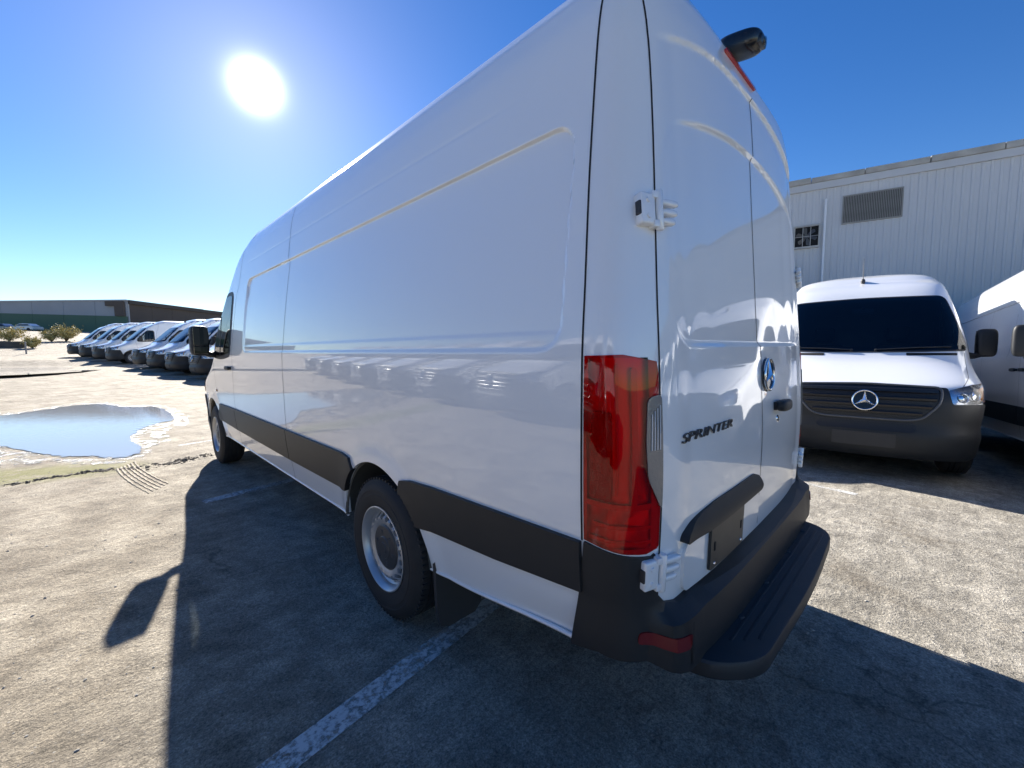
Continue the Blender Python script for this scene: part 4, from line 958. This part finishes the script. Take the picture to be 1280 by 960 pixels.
# ------------------------------------------------------------------ far parked cars
CARM = {'blue': mat('car_blue', (.03, .06, .16), .3, coat=1), 'grey': mat('car_grey', (.12, .12, .13), .3, coat=1), 'red': mat('car_red', (.16, .02, .02), .3, coat=1), 'white': mat('car_white', (.7, .7, .7), .3, coat=1), 'black': mat('car_black', (.02, .02, .022), .3, coat=1)}
def make_car(loc, rz, colr, label):
    c = empty('parked_car', loc, rz); tag(c, label, 'car', 'cars parked by the far warehouse')
    prof = [(-2.15,.35),(-2.2,.6),(-2.1,.86),(-1.35,.93),(1.0,.93),(1.95,.80),(2.15,.62),(2.1,.35)]
    cab = [(-1.75,.91),(-1.2,1.38),(-.2,1.45),(.45,1.40),(1.15,.91)]
    def ext(pr, hw, tw, name, m_, par):
        bm = bmesh.new(); zz0, zz1 = pr[0][1], max(q[1] for q in pr)
        a = [bm.verts.new((-(hw + (tw - hw) * (z - zz0) / (zz1 - zz0)), x, z)) for x, z in pr]; b = [bm.verts.new(((hw + (tw - hw) * (z - zz0) / (zz1 - zz0)), x, z)) for x, z in pr]
        bm.faces.new(a); bm.faces.new(b[::-1])
        for i in range(len(pr)): j = (i+1) % len(pr); bm.faces.new((a[j], a[i], b[i], b[j]))
        bmesh.ops.bevel(bm, geom=bm.edges[:], offset=.05, segments=2, affect='EDGES'); return bm_obj(name, bm, m_, par, 40)
    ext(prof, .88, .86, 'body', CARM[colr], c); ext(cab, .80, .60, 'cabin', CARM[colr], c)
    ext([(-1.55,.96),(-1.1,1.33),(.38,1.34),(.98,.96)], .812, .64, 'side_glass', GLASS, c)
    for sx in (-1, 1):
        for y in (-1.35, 1.35):
            bm = bmesh.new(); lathe(bm, [(.0005, 0), (.2, .0), (.21, .01), (.31, .0), (.32, -.03), (.32, -.18), (.2, -.2)], 20, Matrix.Translation((sx*.88, y, .32)) @ Matrix.Rotation(sx*R_(90), 4, 'Y')); bm_obj('wheel', bm, RUBBER, c, 40)
        bm = bmesh.new(); add_box(bm, (sx*.5-.14, 2.07, .62), (sx*.5+.14, 2.14, .74), None, .02); bm_obj('headlight', bm, REFL, c)
    return c
for k, (t, colr, lb) in enumerate([(2.5, 'white', 'white car half hidden by the yellow bush'), (6.2, 'grey', 'grey car parked left of the yellow bush'), (9.6, 'red', 'dark red car parked by the green band'), (13.2, 'black', 'black car parked by the green band'), (16.6, 'blue', 'dark blue car parked by the green band'), (20.5, 'white', 'white car at the left edge by the green band'), (24.0, 'blue', 'blue car farthest left by the green band')]):
    p = Vector((2.4, 108.7, 0)) + fd * (t + 9) + Vector((-.702, -.712, 0)) * 7; make_car((p.x, p.y, ground_z(p.x, p.y)), R_(45 + random.uniform(-4, 4) + 180 * (k % 2)), colr, lb)

# ------------------------------------------------------------------ bushes, low wall, post
def leaf_mat(name, c1, c2):
    mm = bpy.data.materials.new(name); mm.use_nodes = True; t = mm.node_tree; b = t.nodes['Principled BSDF']; tc = t.nodes.new('ShaderNodeTexCoord')
    t.links.new(ramp(t, noise_nodes(t, tc.outputs['Object'], 4, 4, .7), [(.35, c1), (.65, c2)]), b.inputs['Base Color']); b.inputs['Roughness'].default_value = .7
    b.inputs['Subsurface Weight'].default_value = 0; b.inputs['Transmission Weight'].default_value = 0
    return mm
LEAF = leaf_mat('dry_leaf', (.28, .24, .07), (.60, .50, .22)); TWIG = mat('twig', (.12, .09, .06), .9)
def bush(loc, r, h, label, seed):
    rnd = random.Random(seed); b = empty('bush', (loc[0], loc[1], ground_z(*loc))); tag(b, label, 'bush', 'dry bushes at the far edge of the lot')
    bs = bmesh.new(); bl = bmesh.new()
    for k in range(26):
        a = rnd.uniform(0, 6.28); rr = r * math.sqrt(rnd.random()); tip = Vector((rr*math.cos(a), rr*math.sin(a), h * rnd.uniform(.45, 1.0) * (1 - .35*(rr/r)))); mid_ = tip * .5 + Vector((0, 0, .1 * h))
        tube(bs, [(0, 0, -.05), mid_, tip], [.025, .015, .006], 5)
        for q in range(70):
            t = rnd.uniform(.25, 1.08); c = (tip * t if t > .5 else mid_ * (t * 2)) + Vector((rnd.gauss(0, .12), rnd.gauss(0, .12), rnd.gauss(0, .10))) * r; s_ = rnd.uniform(.04, .10)
            u = Vector((rnd.gauss(0,1), rnd.gauss(0,1), rnd.gauss(0,1))).normalized(); v = u.cross(Vector((rnd.gauss(0,1), rnd.gauss(0,1), rnd.gauss(0,1)))).normalized()
            if c.z < .02: c.z = .02 + abs(c.z)
            bl.faces.new([bl.verts.new(c + p) for p in (u*s_*1.6, v*s_*.6, -u*s_*1.6, -v*s_*.6)])
    bm_obj('stems', bs, TWIG, b, 50, False); bm_obj('crown', bl, LEAF, b, None, False)
bush((-4.7, 76.5), 1.5, 2.6, 'large yellow green bush left of the distant vans', 1); bush((-9.3, 76.0), 1.5, 2.2, 'yellow bush at the left edge behind the low dark wall', 2); bush((-6.7, 64.5), .7, 1.3, 'small dry bush at the end of the low dark wall', 3); bush((-5.9, 75.5), .9, 1.7, 'thin yellow bush on the left of the large one', 4)
bm = bmesh.new(); z0 = ground_z(-8.5, 65.5); add_box(bm, (-13, 65.2, z0 - .2), (-7.2, 65.7, z0 + .62), None, .04); tag(bm_obj('low_wall', bm, mat('dark_block', (.10, .09, .08), .9, var=.4, vscale=2)), 'low dark block wall at the left edge of the lot', 'wall')
bm = bmesh.new(); z0 = ground_z(-6.6, 57.4); tube(bm, [(-6.6, 57.4, z0 - .2), (-6.6, 57.4, z0 + 1.05)], .06, 10); bmesh.ops.create_uvsphere(bm, u_segments=10, v_segments=6, radius=.062, matrix=Matrix.Translation((-6.6, 57.4, z0 + 1.05))); tag(bm_obj('post', bm, mat('post_grey', (.25, .25, .25), .7, var=.2)), 'thin grey post in front of the low dark wall', 'post')

# tread ridges pressed into the mud by a turning tyre
rnd = random.Random(11)
for k in range(6):
    bm = bmesh.new(); x0 = -1.90 + .034 * k; pts = []
    for q in range(30):
        t = q / 29; x = x0 + .20 * t ** 1.6 + .004 * math.sin(q * 1.9 + k); y = 6.42 - 1.45 * t + .05 * k
        pts.append((x, y, ground_z(x, y) + .001))
    tube(bm, pts, [.013 * (1 - .5 * q / 29) * rnd.uniform(.7, 1.2) for q in range(30)], 6)
    if k == 0: TT = bm_obj('tyre_track', bm, mat('dry_mud', (.38, .325, .25), .95, var=.4, vscale=12), None, 60); tag(TT, 'ribbed tyre track pressed into the dirt in front of the puddle', 'tyre track')
    else: bm_obj('ridge', bm, MATS['dry_mud'], TT, 60)
